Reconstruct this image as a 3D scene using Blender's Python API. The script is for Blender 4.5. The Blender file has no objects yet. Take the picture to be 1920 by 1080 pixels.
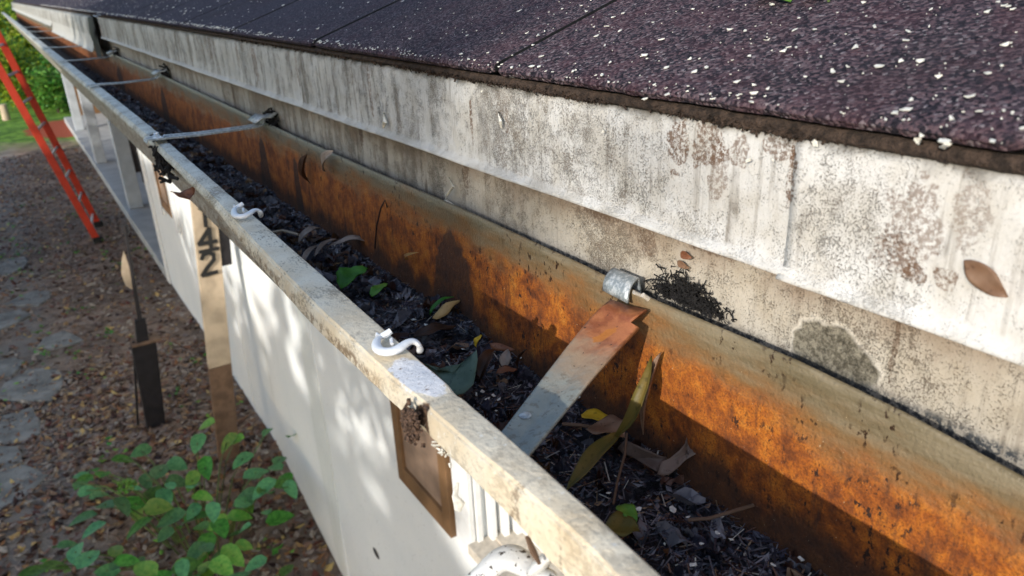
import bpy, bmesh, math, random
from mathutils import Vector, Matrix, noise
random.seed(7)
C = bpy.context.scene
# ------------------------------------------------------------------ camera
F, CX, CY = 1433.0, 960.0, 540.0
v1 = Vector((-990, -545, F)); v2 = Vector((159, 3482, F))
Yc = v1.normalized(); Dc = (v2 - v2.dot(Yc) * Yc).normalized(); Zc = -Dc; Xc = Yc.cross(Zc)
Rw = Matrix((Xc, Yc, Zc))                      # photograph axes -> world axes
cam = bpy.data.cameras.new('camera'); camo = bpy.data.objects.new('camera', cam)
C.collection.objects.link(camo); C.camera = camo
cam.sensor_width = 36; cam.lens = F / 1920 * 36; cam.clip_start = .01; cam.clip_end = 400
m3 = Matrix((Rw @ Vector((1, 0, 0)), Rw @ Vector((0, -1, 0)), Rw @ Vector((0, 0, -1)))).transposed()
camo.matrix_world = m3.to_4x4()
cam.dof.use_dof = True; cam.dof.focus_distance = .43; cam.dof.aperture_fstop = 18
# ------------------------------------------------------------------ light
SUN = Vector((.826, .438, -.355)).normalized()          # direction the light travels
w = bpy.data.worlds.new('World'); C.world = w; w.use_nodes = True
nt = w.node_tree; bg = nt.nodes['Background']; sky = nt.nodes.new('ShaderNodeTexSky')
sky.sky_type = 'NISHITA'; sky.sun_disc = False; sky.sun_elevation = math.asin(-SUN.z)
sky.sun_rotation = math.atan2(-SUN.x, -SUN.y)
nt.links.new(sky.outputs[0], bg.inputs[0]); bg.inputs[1].default_value = .15
sl = bpy.data.lights.new('sun', 'SUN'); sl.energy = 2.3; sl.angle = math.radians(.5); sl.color = (1, .94, .85)
so = bpy.data.objects.new('sun', sl); C.collection.objects.link(so)
so.rotation_euler = SUN.to_track_quat('-Z', 'Y').to_euler(); so.location = (-5, -3, 4)
C.view_settings.view_transform = 'Standard'; C.view_settings.look = 'None'
C.view_settings.exposure = .9; C.view_settings.gamma = 1; C.view_settings.use_curve_mapping = False

# ------------------------------------------------------------------ helpers
def ray(px, py): return (Rw @ Vector((px - CX, py - CY, F))).normalized()
def atx(px, py, x): d = ray(px, py); return d * (x / d.x)
def atz(px, py, z): d = ray(px, py); return d * (z / d.z)
def aty(px, py, y): d = ray(px, py); return d * (y / d.y)
def lerp(a, b, t): return a + (b - a) * t
def interp(tab, y):
    if y <= tab[0][0]: return tab[0][1]
    for (a, va), (b, vb) in zip(tab, tab[1:]):
        if y <= b: return lerp(va, vb, (y - a) / (b - a))
    return tab[-1][1]
def smooth_tab(pts, n=3):
    pts = sorted(pts)
    for _ in range(n):
        v = [pts[0][1]] + [(pts[i-1][1] + 2*pts[i][1] + pts[i+1][1]) / 4 for i in range(1, len(pts)-1)] + [pts[-1][1]]
        pts = [(p[0], q) for p, q in zip(pts, v)]
    return pts
def tag(o, label=None, cat=None, group=None, kind=None):
    for k, v in (('label', label), ('category', cat), ('group', group), ('kind', kind)):
        if v: o[k] = v
    return o
def link(o, parent=None):
    C.collection.objects.link(o)
    if parent is not None:
        o.parent = parent
        o.matrix_parent_inverse = Matrix.Translation(-Vector(parent.location))
    return o
def empty(name, loc, label, cat, group=None, kind=None):
    o = bpy.data.objects.new(name, None); o.location = loc; o.empty_display_size = .05; C.collection.objects.link(o)
    return tag(o, label, cat, group, kind)
class MB:
    def __init__(s): s.v = []; s.f = []; s.m = []; s.mi = 0
    def poly(s, pts):
        n = len(s.v); s.v += [tuple(p) for p in pts]; s.f.append(tuple(range(n, n+len(pts)))); s.m.append(s.mi)
    def grid(s, rows, closed=False):
        n = len(s.v); w = len(rows[0])
        for r in rows: s.v += [tuple(p) for p in r]
        for i in range(len(rows)-1):
            for j in range(w if closed else w-1):
                a = n + i*w + j; b = n + i*w + (j+1) % w
                s.f.append((a, b, b + w, a + w)); s.m.append(s.mi)
    def cap(s, start, w): s.f.append(tuple(range(start, start+w))); s.m.append(s.mi)
    def tube(s, pts, rad, n=8, flat=1.0, caps=True):
        pts = [Vector(p) for p in pts]; rows = []
        for i, p in enumerate(pts):
            d = (pts[min(i+1, len(pts)-1)] - pts[max(i-1, 0)]).normalized()
            up = Vector((0, 0, 1)) if abs(d.z) < .9 else Vector((1, 0, 0))
            a = d.cross(up).normalized(); b = a.cross(d)
            r = rad[i] if isinstance(rad, (list, tuple)) else rad
            rows.append([p + a*math.cos(t)*r + b*math.sin(t)*r*flat for t in [2*math.pi*k/n for k in range(n)]])
        st = len(s.v); s.grid(rows, True)
        if caps: s.cap(st, n); s.cap(st + n*(len(rows)-1), n)
    def box(s, lo, hi, M=None):
        x0, y0, z0 = lo; x1, y1, z1 = hi
        P = [Vector(p) for p in ((x0,y0,z0),(x1,y0,z0),(x1,y1,z0),(x0,y1,z0),(x0,y0,z1),(x1,y0,z1),(x1,y1,z1),(x0,y1,z1))]
        if M: P = [M @ p for p in P]
        n = len(s.v); s.v += [tuple(p) for p in P]
        for f in ((0,3,2,1),(4,5,6,7),(0,1,5,4),(1,2,6,5),(2,3,7,6),(3,0,4,7)):
            s.f.append(tuple(n+i for i in f)); s.m.append(s.mi)
    def build(s, name, mats, parent=None, smooth=True, bevel=0, sharp=40):
        me = bpy.data.meshes.new(name); me.from_pydata(s.v, [], s.f)
        mats = mats if isinstance(mats, (list, tuple)) else [mats]
        for m in mats: me.materials.append(m)
        me.polygons.foreach_set('material_index', s.m)
        bm = bmesh.new(); bm.from_mesh(me)
        if len(bm.faces) < 60000: bmesh.ops.recalc_face_normals(bm, faces=bm.faces)
        bm.to_mesh(me); bm.free()
        if smooth:
            me.polygons.foreach_set('use_smooth', [True]*len(me.polygons))
            if sharp: me.set_sharp_from_angle(angle=math.radians(sharp))
        o = bpy.data.objects.new(name, me)
        link(o, parent)
        if bevel:
            b = o.modifiers.new('bevel', 'BEVEL'); b.width = bevel; b.segments = 2; b.limit_method = 'ANGLE'
        return o
def rebase(o):
    "move the origin of a one-mesh thing to the middle of its base"
    vs = [v.co for v in o.data.vertices]
    c = Vector((sum(v.x for v in vs)/len(vs), sum(v.y for v in vs)/len(vs), min(v.z for v in vs)))
    o.data.transform(Matrix.Translation(-c)); o.location = c
    return o

# ------------------------------------------------------------------ materials
class NT:
    def __init__(s, name, rough=.7, spec=.4):
        m = bpy.data.materials.new(name); m.use_nodes = True; s.m = m; s.t = m.node_tree
        s.b = s.t.nodes['Principled BSDF']; s.b.inputs['Roughness'].default_value = rough
        s.b.inputs['Specular IOR Level'].default_value = spec
        s.g = s.t.nodes.new('ShaderNodeNewGeometry'); s.P = s.g.outputs['Position']; s.R = s.g.outputs['Random Per Island']
        sx = s.t.nodes.new('ShaderNodeSeparateXYZ'); s.t.links.new(s.P, sx.inputs[0]); s.x, s.y, s.z = sx.outputs
    def put(s, sock, v):
        if isinstance(v, bpy.types.NodeSocket): s.t.links.new(v, sock)
        elif isinstance(v, (tuple, list)) and len(v) == 3 and sock.type == 'RGBA': sock.default_value = (*v, 1)
        else: sock.default_value = v
    def ma(s, op, a, b=0.0, c=None, clamp=False):
        n = s.t.nodes.new('ShaderNodeMath'); n.operation = op; n.use_clamp = clamp
        s.put(n.inputs[0], a); s.put(n.inputs[1], b)
        if c is not None: s.put(n.inputs[2], c)
        return n.outputs[0]
    def vec(s, sx=1, sy=1, sz=1, off=(0, 0, 0)):
        n = s.t.nodes.new('ShaderNodeMapping'); s.put(n.inputs[0], s.P); n.inputs[3].default_value = (sx, sy, sz); n.inputs[1].default_value = off
        return n.outputs[0]
    def noise(s, scale, detail=3, rough=.55, vec=None, dist=0):
        n = s.t.nodes.new('ShaderNodeTexNoise'); s.put(n.inputs['Vector'], vec or s.P)
        n.inputs['Scale'].default_value = scale; n.inputs['Detail'].default_value = detail
        n.inputs['Roughness'].default_value = rough; n.inputs['Distortion'].default_value = dist
        return n.outputs[0]
    def voro(s, scale, vec=None, feat='F1'):
        n = s.t.nodes.new('ShaderNodeTexVoronoi'); n.feature = feat; s.put(n.inputs['Vector'], vec or s.P); n.inputs['Scale'].default_value = scale
        return n
    def st(s, v, lo, hi, a=0.0, b=1.0):                 # smooth step
        n = s.t.nodes.new('ShaderNodeMapRange'); n.interpolation_type = 'SMOOTHSTEP'
        s.put(n.inputs[0], v); n.inputs[1].default_value = lo; n.inputs[2].default_value = hi; n.inputs[3].default_value = a; n.inputs[4].default_value = b
        return n.outputs[0]
    def mix(s, f, a, b):
        n = s.t.nodes.new('ShaderNodeMix'); n.data_type = 'RGBA'
        s.put(n.inputs[0], f); s.put(n.inputs[6], a); s.put(n.inputs[7], b); return n.outputs[2]
    def ramp(s, f, stops):
        n = s.t.nodes.new('ShaderNodeValToRGB'); s.put(n.inputs[0], f); e = n.color_ramp.elements
        while len(e) < len(stops): e.new(.5)
        for el, (p, c) in zip(e, stops): el.position = p; el.color = (*c, 1)
        return n.outputs[0]
    def ell(s, cx, cy, rx, ry, ax='yz', wob=.25, wsc=60):   # noisy ellipse mask, 1 inside
        A = {'x': s.x, 'y': s.y, 'z': s.z}
        a = s.ma('DIVIDE', s.ma('SUBTRACT', A[ax[0]], cx), rx); b = s.ma('DIVIDE', s.ma('SUBTRACT', A[ax[1]], cy), ry)
        r = s.ma('SQRT', s.ma('ADD', s.ma('MULTIPLY', a, a), s.ma('MULTIPLY', b, b)))
        r = s.ma('ADD', r, s.ma('MULTIPLY', s.ma('SUBTRACT', s.noise(wsc, 3), .5), wob * 2))
        return s.st(r, .93, 1.07, 1, 0)
    def fin(s, col, bump=None, dist=.001, rough=None, strength=1.0, metal=None):
        s.put(s.b.inputs['Base Color'], col)
        if rough is not None: s.put(s.b.inputs['Roughness'], rough)
        if metal is not None: s.put(s.b.inputs['Metallic'], metal)
        if bump is not None:
            n = s.t.nodes.new('ShaderNodeBump'); n.inputs['Distance'].default_value = dist; n.inputs['Strength'].default_value = strength
            s.put(n.inputs['Height'], bump); s.t.links.new(n.outputs[0], s.b.inputs['Normal'])
        return s.m

def m_plain(name, col, rough=.7, var=.25, sc=40, bump=.0005, spec=.4):
    n = NT(name, rough, spec); k = n.noise(sc, 4)
    c = n.mix(n.st(k, .3, .7), tuple(x*(1-var) for x in col), tuple(min(1, x*(1+var)) for x in col))
    return n.fin(c, n.noise(sc*4, 3), bump)
def m_leaf(name, c1, c2, rough=.5, trans=.25, vein=0):
    n = NT(name, rough, .4)
    c = n.mix(n.st(n.noise(60, 3), .35, .65), c1, c2)
    c = n.mix(n.ma('MULTIPLY', n.st(n.noise(380, 2), .6, .7), .5), c, tuple(x*.35 for x in c1))
    hs = n.t.nodes.new('ShaderNodeHueSaturation'); n.put(hs.inputs['Color'], c)
    n.put(hs.inputs['Value'], n.st(n.R, 0, 1, .65, 1.35)); n.put(hs.inputs['Hue'], n.st(n.R, 0, 1, .48, .52))
    m = n.fin(hs.outputs[0], n.noise(220, 3), .0004)
    if trans:
        tr = n.t.nodes.new('ShaderNodeBsdfTranslucent'); mx = n.t.nodes.new('ShaderNodeMixShader'); mx.inputs[0].default_value = trans
        n.t.links.new(hs.outputs[0], tr.inputs[0]); n.t.links.new(n.b.outputs[0], mx.inputs[1]); n.t.links.new(tr.outputs[0], mx.inputs[2])
        n.t.links.new(mx.outputs[0], n.t.nodes['Material Output'].inputs[0])
    return m

def m_paint(kind):
    n = NT('mouldy_' + kind, .55, .35)
    white = (.61, .60, .575) if kind == 'flashing' else (.50, .455, .385)
    big = n.noise(14, 4); mid = n.noise(55, 4)
    base = n.mix(n.st(mid, .35, .7), white, tuple(c*k for c, k in zip(white, (.84, .81, .76))))
    # shade of the far stretch put into the paint colour as grey
    far = n.st(n.y, .2, .85, .0, 1.0)
    base = n.mix(n.ma('MULTIPLY', far, .55), base, (.36, .37, .35))
    streak = n.noise(1, 5, .6, n.vec(60, 120, 9)); streak2 = n.noise(1, 4, .6, n.vec(40, 55, 7, (3, 5, 1)))
    dens = n.mix(n.st(n.y, .25, .6), n.ma('ADD', n.ma('MULTIPLY', big, .40), .315), n.ma('ADD', n.ma('MULTIPLY', big, .4), n.ma('MULTIPLY', streak2, .6)))
    dens = n.ma('ADD', dens, n.ma('MULTIPLY', n.ma('SUBTRACT', n.noise(120, 4, .7), .5), .35))
    dens = n.ma('ADD', dens, n.ma('MULTIPLY', far, .03))
    dens = n.ma('SUBTRACT', dens, n.st(n.y, .2, .42, .045, 0))
    if kind == 'fascia': dens = n.ma('ADD', dens, .012)
    sp = n.ma('ADD', n.noise(1500, 5, .8), n.ma('MULTIPLY', n.ma('SUBTRACT', dens, .5), 1.0))
    spk = n.st(sp, .515, .64)
    clean = n.st(n.z, -.1045, -.102) if kind == 'flashing' else 1.0
    runs = n.ma('MULTIPLY', n.st(n.noise(1, 5, .7, n.vec(60, 260, 16)), .52, .68), .45)
    base = n.mix(n.ma('MULTIPLY', runs, clean), base, (.20, .17, .135))
    base = n.mix(n.ma('MULTIPLY', n.ma('MULTIPLY', spk, .78), clean), base, n.mix(n.st(n.noise(70, 3), .4, .6), (.10, .085, .065), (.12, .08, .05)))
    st2 = n.ma('MULTIPLY', n.st(streak, .58, .72), n.st(n.noise(30, 3), .42, .6))
    base = n.mix(n.ma('MULTIPLY', n.ma('MULTIPLY', st2, .75), clean), base, (.10, .075, .05))
    if kind == 'flashing':
        for (py, pz, ry, rz, k) in ((.228, -.068, .006, .011, .9), (.212, -.066, .008, .010, .85), (.205, -.075, .005, .012, .6), (.196, -.066, .005, .006, .7), (.171, -.070, .0022, .017, .95), (.176, -.060, .008, .006, .8), (.125, -.078, .009, .014, .65), (.108, -.070, .006, .012, .5), (.13, -.088, .008, .006, .55),
                                  (.112, -.092, .004, .004, .85), (.121, -.093, .004, .003, .8), (.36, -.075, .0015, .012, .7), (.40, -.08, .0015, .014, .9), (.55, -.075, .003, .02, .8), (.72, -.07, .004, .02, .7), (.86, -.075, .008, .022, .85), (.93, -.07, .006, .02, .7), (1.06, -.07, .008, .02, .6)):
            e = n.ma('MULTIPLY', n.ell(py, pz, ry, rz, wob=.9, wsc=150), n.st(n.noise(650, 4, .75), .42, .56))
            base = n.mix(n.ma('MULTIPLY', e, k), base, (.13, .07, .038))
        # grime just below the shingles
        base = n.mix(n.ma('MULTIPLY', n.st(n.ma('ADD', n.z, n.ma('MULTIPLY', n.noise(90, 4), .012)), -.055, -.049), .8), base, (.07, .06, .045))
    else:
        base = n.mix(n.ma('MULTIPLY', n.st(n.ma('ADD', n.z, n.ma('MULTIPLY', n.noise(40, 4), .03)), -.118, -.095), .75), base, (.22, .15, .10))
        e = n.ell(.157, -.1445, .0190, .0160, wob=.55, wsc=42); e2 = n.ell(.157, -.1448, .0181, .0152, wob=.55, wsc=42)
        base = n.mix(n.ma('MULTIPLY', e, n.st(n.noise(130, 3), .32, .45)), base, (.66, .61, .53))
        base = n.mix(e2, base, n.mix(n.st(n.noise(300, 6, .78), .40, .6), (.27, .245, .19), (.085, .075, .055)))
        for (py, pz, ry, rz, k) in ((.133, -.128, .0013, .014, .7), (.44, -.124, .004, .010, .7), (.62, -.120, .004, .012, .8), (.30, -.114, .02, .006, .6), (.262, -.122, .006, .008, .6), (.22, -.114, .02, .004, .6), (1.05, -.13, .005, .014, .8)):
            e = n.ma('MULTIPLY', n.ma('MULTIPLY', n.ell(py, pz, ry, rz, wob=1.0, wsc=330), n.st(n.noise(600, 4, .75), .38, .52)), k)
            base = n.mix(e, base, (.10, .055, .03))
        strip = n.st(n.ma('ADD', n.z, n.ma('MULTIPLY', n.noise(200, 3), .003)), -.148, -.143, 1, 0)
        base = n.mix(n.ma('MULTIPLY', strip, n.st(n.noise(420, 3, .7), .42, .55, .35, 1)), base, (.05, .055, .06))  # dirty strip at the gutter edge, with the gap's shadow painted in
    b = n.ma('ADD', n.ma('MULTIPLY', n.noise(300, 3), 1.0), n.ma('MULTIPLY', spk, .5))
    return n.fin(base, b, .0006, strength=.8)

def m_rust():
    n = NT('rusty_zinc', .62, .35)
    zinc = n.mix(n.st(n.noise(1, 5, .7, n.vec(60, 22, 160)), .35, .65), (.145, .115, .065), (.22, .18, .115))
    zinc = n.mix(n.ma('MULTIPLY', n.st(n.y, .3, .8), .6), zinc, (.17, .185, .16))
    lvl = n.ma('ADD', n.z, n.ma('MULTIPLY', n.ma('SUBTRACT', n.noise(1, 5, .62, n.vec(40, 22, 60)), .5), .045))
    near = n.st(n.y, .10, .26, .006, -.004)
    lvl = n.ma('ADD', lvl, near)
    k = n.noise(48, 6, .68); k2 = n.noise(190, 4, .65)
    rust = n.ramp(n.ma('ADD', n.ma('MULTIPLY', k, .65), n.ma('MULTIPLY', k2, .35)),
                  [(.32, (.055, .016, .006)), (.42, (.17, .045, .009)), (.50, (.33, .09, .011)), (.58, (.47, .145, .014)), (.70, (.52, .22, .04))])
    grain = n.noise(1100, 3, .7); rust = n.mix(n.st(grain, .47, .62, 0, .6), rust, (.09, .03, .010)); rust = n.mix(n.ma('MULTIPLY', n.st(n.noise(1, 5, .7, n.vec(300, 260, 60)), .55, .66), .5), rust, (.10, .035, .014))
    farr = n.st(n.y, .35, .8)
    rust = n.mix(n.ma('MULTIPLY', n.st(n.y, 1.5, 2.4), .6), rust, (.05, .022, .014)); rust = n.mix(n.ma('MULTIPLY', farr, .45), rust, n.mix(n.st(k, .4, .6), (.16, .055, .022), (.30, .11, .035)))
    f = n.st(lvl, -.178, -.155, 1, 0)
    mid = n.mix(.7, zinc, (.24, .11, .03))
    col = n.mix(n.st(lvl, -.166, -.145, 1, 0), zinc, mid); col = n.mix(f, col, rust)
    # brown sludge line and vertical dribbles near the compost
    low = n.ma('ADD', n.z, n.ma('MULTIPLY', n.noise(1, 4, .6, n.vec(20, 45, 10)), .035))
    col = n.mix(n.ma('MULTIPLY', n.st(low, -.2, -.186, 1, 0), .85), col, (.040, .022, .014))
    pits = n.ma('MULTIPLY', n.st(n.noise(1, 4, .65, n.vec(300, 330, 190)), .57, .63), n.st(n.noise(45, 3), .45, .6))
    col = n.mix(pits, col, (.03, .014, .008))
    drip = n.ma('MULTIPLY', n.st(n.noise(1, 5, .7, n.vec(30, 95, 12)), .55, .7), n.st(n.z, -.185, -.165, 1, .15))
    col = n.mix(n.ma('MULTIPLY', drip, .7), col, (.035, .020, .014))
    for (py, ry) in ((.445, .028), (.90, .02), (1.53, .03), (.78, .01), (2.1, .05)):
        e = n.ell(py, -.215, ry, .05, wob=.35, wsc=50)
        col = n.mix(n.ma('MULTIPLY', e, .8), col, (.035, .022, .016))
    col = n.mix(n.st(n.noise(900, 1), .78, .8), col, (.5, .4, .25))
    h = n.ma('ADD', n.ma('MULTIPLY', k2, n.st(f, 0, 1, .25, 1)), n.ma('MULTIPLY', n.noise(520, 3), .5))
    return n.fin(col, h, .0012, n.st(f, 0, 1, .38, .85))

def m_lip():
    n = NT('stained_cream_paint', .48, .4)
    far = n.st(n.y, .35, .85)
    base = n.mix(n.st(n.noise(40, 4), .3, .7), (.64, .53, .37), (.74, .67, .53))
    base = n.mix(far, base, n.mix(n.st(n.noise(70, 4), .3, .7), (.40, .40, .35), (.55, .55, .50)))  # grey of the shaded far lip mixed into the cream
    d = n.noise(1, 5, .75, n.vec(800, 300, 600)); dens = n.noise(38, 4)
    v = n.ma('ADD', d, n.ma('MULTIPLY', n.ma('SUBTRACT', dens, .5), .7))
    amt = n.ma('ADD', n.st(n.y, .22, .42, .42, .9), 0)
    base = n.mix(n.ma('MULTIPLY', n.ma('MULTIPLY', n.st(v, .48, .62), .75), amt), base, (.13, .088, .05))
    fs = n.ma('MULTIPLY', n.st(n.z, -.147, -.150), n.ma('MULTIPLY', n.st(n.noise(150, 4, .7), .45, .6), n.st(n.y, .2, .3)))
    base = n.mix(n.ma('MULTIPLY', fs, .8), base, (.17, .10, .045))
    # the joint: bare white primer, rust beside it, a clot of bark-brown dirt below
    base = n.mix(n.ell(.2425, .106, .017, .0075, 'yx', .45, 150), base, (.74, .73, .73))
    base = n.mix(n.ell(.245, .1165, .016, .0042, 'yx', .4, 150), base, (.33, .11, .03))
    base = n.mix(n.ma('MULTIPLY', n.st(n.noise(1, 4, .7, n.vec(400, 900, 900)), .58, .66), n.ell(.2425, .106, .017, .0075, 'yx', .45, 150)), base, (.22, .17, .14))
    seam = n.ma('MULTIPLY', n.ell(.225, -.158, .007, .013, 'yz', .4, 160), 1)
    base = n.mix(seam, base, n.mix(n.st(n.noise(500, 3), .4, .6), (.035, .02, .012), (.13, .08, .05)))
    base = n.mix(n.ma('MULTIPLY', n.st(n.noise(300, 3), .66, .7), .8), base, (.78, .74, .66))
    for (py, px) in ((.163, .101), (.140, .098), (.205, .096)):
        base = n.mix(n.ma('MULTIPLY', n.ma('MULTIPLY', n.ell(py, px-.006, .003, .007, 'yx', 1, 300), n.st(n.noise(500, 3, .7), .45, .55)), .6), base, (.12, .07, .04))
    return n.fin(base, n.ma('ADD', n.noise(320, 4, .65), n.ma('MULTIPLY', n.noise(60, 3), 1.5)), .0007)

def m_shingle():
    n = NT('granule_shingle', .95, .12)
    v = n.voro(760); sep = n.t.nodes.new('ShaderNodeSeparateColor'); n.put(sep.inputs[0], v.outputs['Color'])
    r = sep.outputs[0]
    col = n.ramp(r, [(0, (.010, .009, .013)), (.35, (.028, .024, .031)), (.55, (.060, .042, .052)), (.72, (.10, .064, .072)), (.94, (.13, .10, .11)), (1, (.22, .19, .20))])
    red = n.st(n.noise(60, 4), .45, .65)
    col = n.mix(n.ma('MULTIPLY', red, .3), col, (.085, .034, .042))
    col = n.mix(n.ma('MULTIPLY', n.st(n.y, .35, .9), .55), col, (.045, .046, .066))  # bluish shade of the far roof put into the granule colour
    col = n.mix(n.ma('MULTIPLY', n.st(n.noise(9, 4), .5, .7), .35), col, (.03, .024, .026))
    col = n.mix(n.st(n.noise(700, 1), .74, .78), col, (.36, .34, .32))
    h = n.ma('SUBTRACT', 1.0, v.outputs['Distance'])
    return n.fin(col, h, .0008, strength=.9)

def m_compost():
    n = NT('wet_compost', .55, .5)
    c = n.ramp(n.noise(260, 5, .7), [(.3, (.004, .004, .005)), (.5, (.014, .014, .018)), (.62, (.035, .034, .045)), (.75, (.09, .075, .07))])
    return n.fin(c, n.noise(420, 5, .7), .004)
def m_litter():
    n = NT('leaf_litter_ground', .9, .2)
    c = n.ramp(n.noise(9, 8, .72), [(.3, (.10, .066, .048)), (.42, (.21, .145, .105)), (.52, (.32, .225, .165)), (.62, (.40, .31, .25)), (.75, (.40, .34, .28))])
    soil = n.st(n.noise(.8, 4), .42, .58); c = n.mix(n.ma('MULTIPLY', soil, .6), c, (.14, .11, .09))
    grass = n.ma('MULTIPLY', n.st(n.ma('ADD', n.y, n.ma('MULTIPLY', n.noise(.9, 4), 3)), 17.5, 19), 1)
    c = n.mix(grass, c, n.mix(n.st(n.noise(6, 6), .35, .65), (.05, .12, .015), (.16, .30, .04)))
    path = n.ma('MULTIPLY', n.st(n.x, -.35, -.05, 1, 0), n.st(n.noise(1.2, 4), .35, .55)); c = n.mix(n.ma('MULTIPLY', path, n.ma('MULTIPLY', n.ma('SUBTRACT', 1.0, grass), .8)), c, (.26, .235, .21))
    mulch = n.ell(18.6, .95, 1.3, .9, 'yx', .3, 2); c = n.mix(mulch, c, (.30, .07, .035))
    return n.fin(c, n.noise(30, 6, .7), .03)
def m_wall():
    n = NT('white_wall_board', .6, .3)
    c = n.mix(n.st(n.noise(2.5, 3), .3, .7), (.70, .73, .74), (.76, .78, .78))
    st = n.ma('MULTIPLY', n.st(n.noise(1, 4, .6, n.vec(3, 9, 1.1)), .6, .75), .25)
    c = n.mix(st, c, (.45, .48, .45))
    low = n.ma('MULTIPLY', n.ell(3.15, -2.1, .12, .75, 'yz', .5, 3), .18); c = n.mix(low, c, (.33, .38, .30))
    c = n.mix(n.ma('MULTIPLY', n.st(n.noise(90, 2), .70, .73), .6), c, (.12, .11, .1))
    c = n.mix(n.ell(2.58, -2.30, .035, .022, 'yz', .15, 20), c, (.03, .03, .03))
    return n.fin(c, n.noise(30, 3), .002)
def m_strap():
    n = NT('weathered_strap', .42, .5)
    t = n.ma('ADD', n.x, n.ma('MULTIPLY', n.ma('SUBTRACT', n.noise(120, 4), .5), .03))
    z = n.mix(n.st(n.noise(90, 4), .3, .7), (.22, .25, .235), (.30, .31, .27))
    z = n.mix(n.ma('MULTIPLY', n.st(n.noise(260, 4, .7), .54, .62), .5), z, (.12, .09, .06))
    z = n.mix(n.st(t, .160, .185), z, (.36, .25, .16)); z = n.mix(n.st(t, .183, .205), z, n.mix(n.st(n.noise(150, 4), .4, .6), (.24, .075, .030), (.36, .13, .05)))
    z = n.mix(n.ma('MULTIPLY', n.ell(.204, .248, .007, .0025, 'xy', .9, 200), .8), z, (.42, .15, .025))
    z = n.mix(n.st(n.noise(500, 2), .70, .74), z, (.02, .015, .012))
    return n.fin(z, n.noise(300, 3), .0005)
def m_zinc():
    n = NT('galvanised_zinc', .38, .5)
    c = n.mix(n.st(n.noise(350, 5, .75), .45, .6), (.26, .29, .30), (.52, .54, .54))
    return n.fin(c, n.noise(400, 3), .0004, metal=.25)

M = dict(flashing=m_paint('flashing'), fascia=m_paint('fascia'), rust=m_rust(), lip=m_lip(), shingle=m_shingle(), compost=m_compost(),
         litter=m_litter(), wall=m_wall(), strap=m_strap(), zinc=m_zinc(),
         white=m_plain('white_trim_paint', (.72, .73, .73), .5, .06, 30), beige=m_plain('dusty_sill_paint', (.50, .45, .38), .7, .15, 60),
         brown=m_plain('brown_shutter_paint', (.17, .095, .045), .55, .15, 12), panel=m_plain('sunlit_shutter_panel', (.26, .18, .13), .6, .12, 20), grey=m_plain('grey_porch_floor', (.36, .37, .37), .7, .12, 4),
         post=m_plain('porch_post_paint', (.42, .46, .50), .6, .1, 8), dark=m_plain('black_grime', (.008, .007, .007), .9, .5, 200),
         tan=m_plain('old_board_paint', (.44, .35, .25), .7, .2, 10), bark=m_plain('brown_wood', (.15, .09, .055), .8, .25, 20),
         red=m_plain('red_ladder_rail', (.50, .045, .02), .45, .12, 10), alu=m_plain('rung_aluminium', (.5, .5, .5), .35, .1, 20),
         iron=m_plain('dark_stake_wood', (.012, .010, .012), .7, .3, 20), plastic=m_plain('white_clip_plastic', (.72, .74, .76), .35, .05, 200, .0002),
         flake=m_plain('paint_flake_white', (.70, .68, .60), .6, .2, 300), felt=m_plain('dark_felt_edge', (.05, .033, .024), .95, .6, 260, .002),
         stone=m_plain('flagstone', (.19, .185, .17), .8, .35, 7, .01), trunk=m_plain('tree_bark', (.07, .05, .035), .9, .35, 12, .01),
         black=m_plain('rubber_black', (.01, .01, .01), .6, .2, 50), stem=m_leaf('plant_stem', (.08, .11, .03), (.10, .14, .04), trans=0))
L = dict(green=m_leaf('green_leaf', (.035, .14, .012), (.09, .26, .03)), lime=m_leaf('lime_leaf', (.10, .26, .03), (.20, .34, .05)),
         tan=m_leaf('tan_leaf', (.42, .24, .09), (.55, .36, .15)), brown=m_leaf('brown_leaf', (.19, .10, .06), (.32, .20, .13)),
         dkbrown=m_leaf('dark_brown_leaf', (.035, .015, .008), (.075, .03, .015)), greybrown=m_leaf('grey_brown_leaf', (.22, .17, .14), (.38, .31, .26)),
         dry=m_leaf('dry_leaf', (.11, .075, .06), (.19, .135, .11)), yellow=m_leaf('yellow_leaf', (.62, .38, .02), (.72, .50, .05)), olive=m_leaf('olive_leaf', (.12, .10, .02), (.20, .13, .03)),
         greygreen=m_leaf('grey_green_leaf', (.10, .16, .11), (.15, .22, .16)), russet=m_leaf('russet_leaf', (.17, .06, .03), (.26, .11, .06)),
         hyd=m_leaf('hydrangea_leaf', (.06, .20, .07), (.11, .30, .10)), far=m_leaf('sunlit_foliage', (.22, .34, .02), (.45, .50, .05), trans=.5),
         far2=m_leaf('shaded_foliage', (.035, .12, .015), (.07, .2, .03), trans=.35))  # far and far2: sunlit and shaded looks put into the leaf colours

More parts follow.
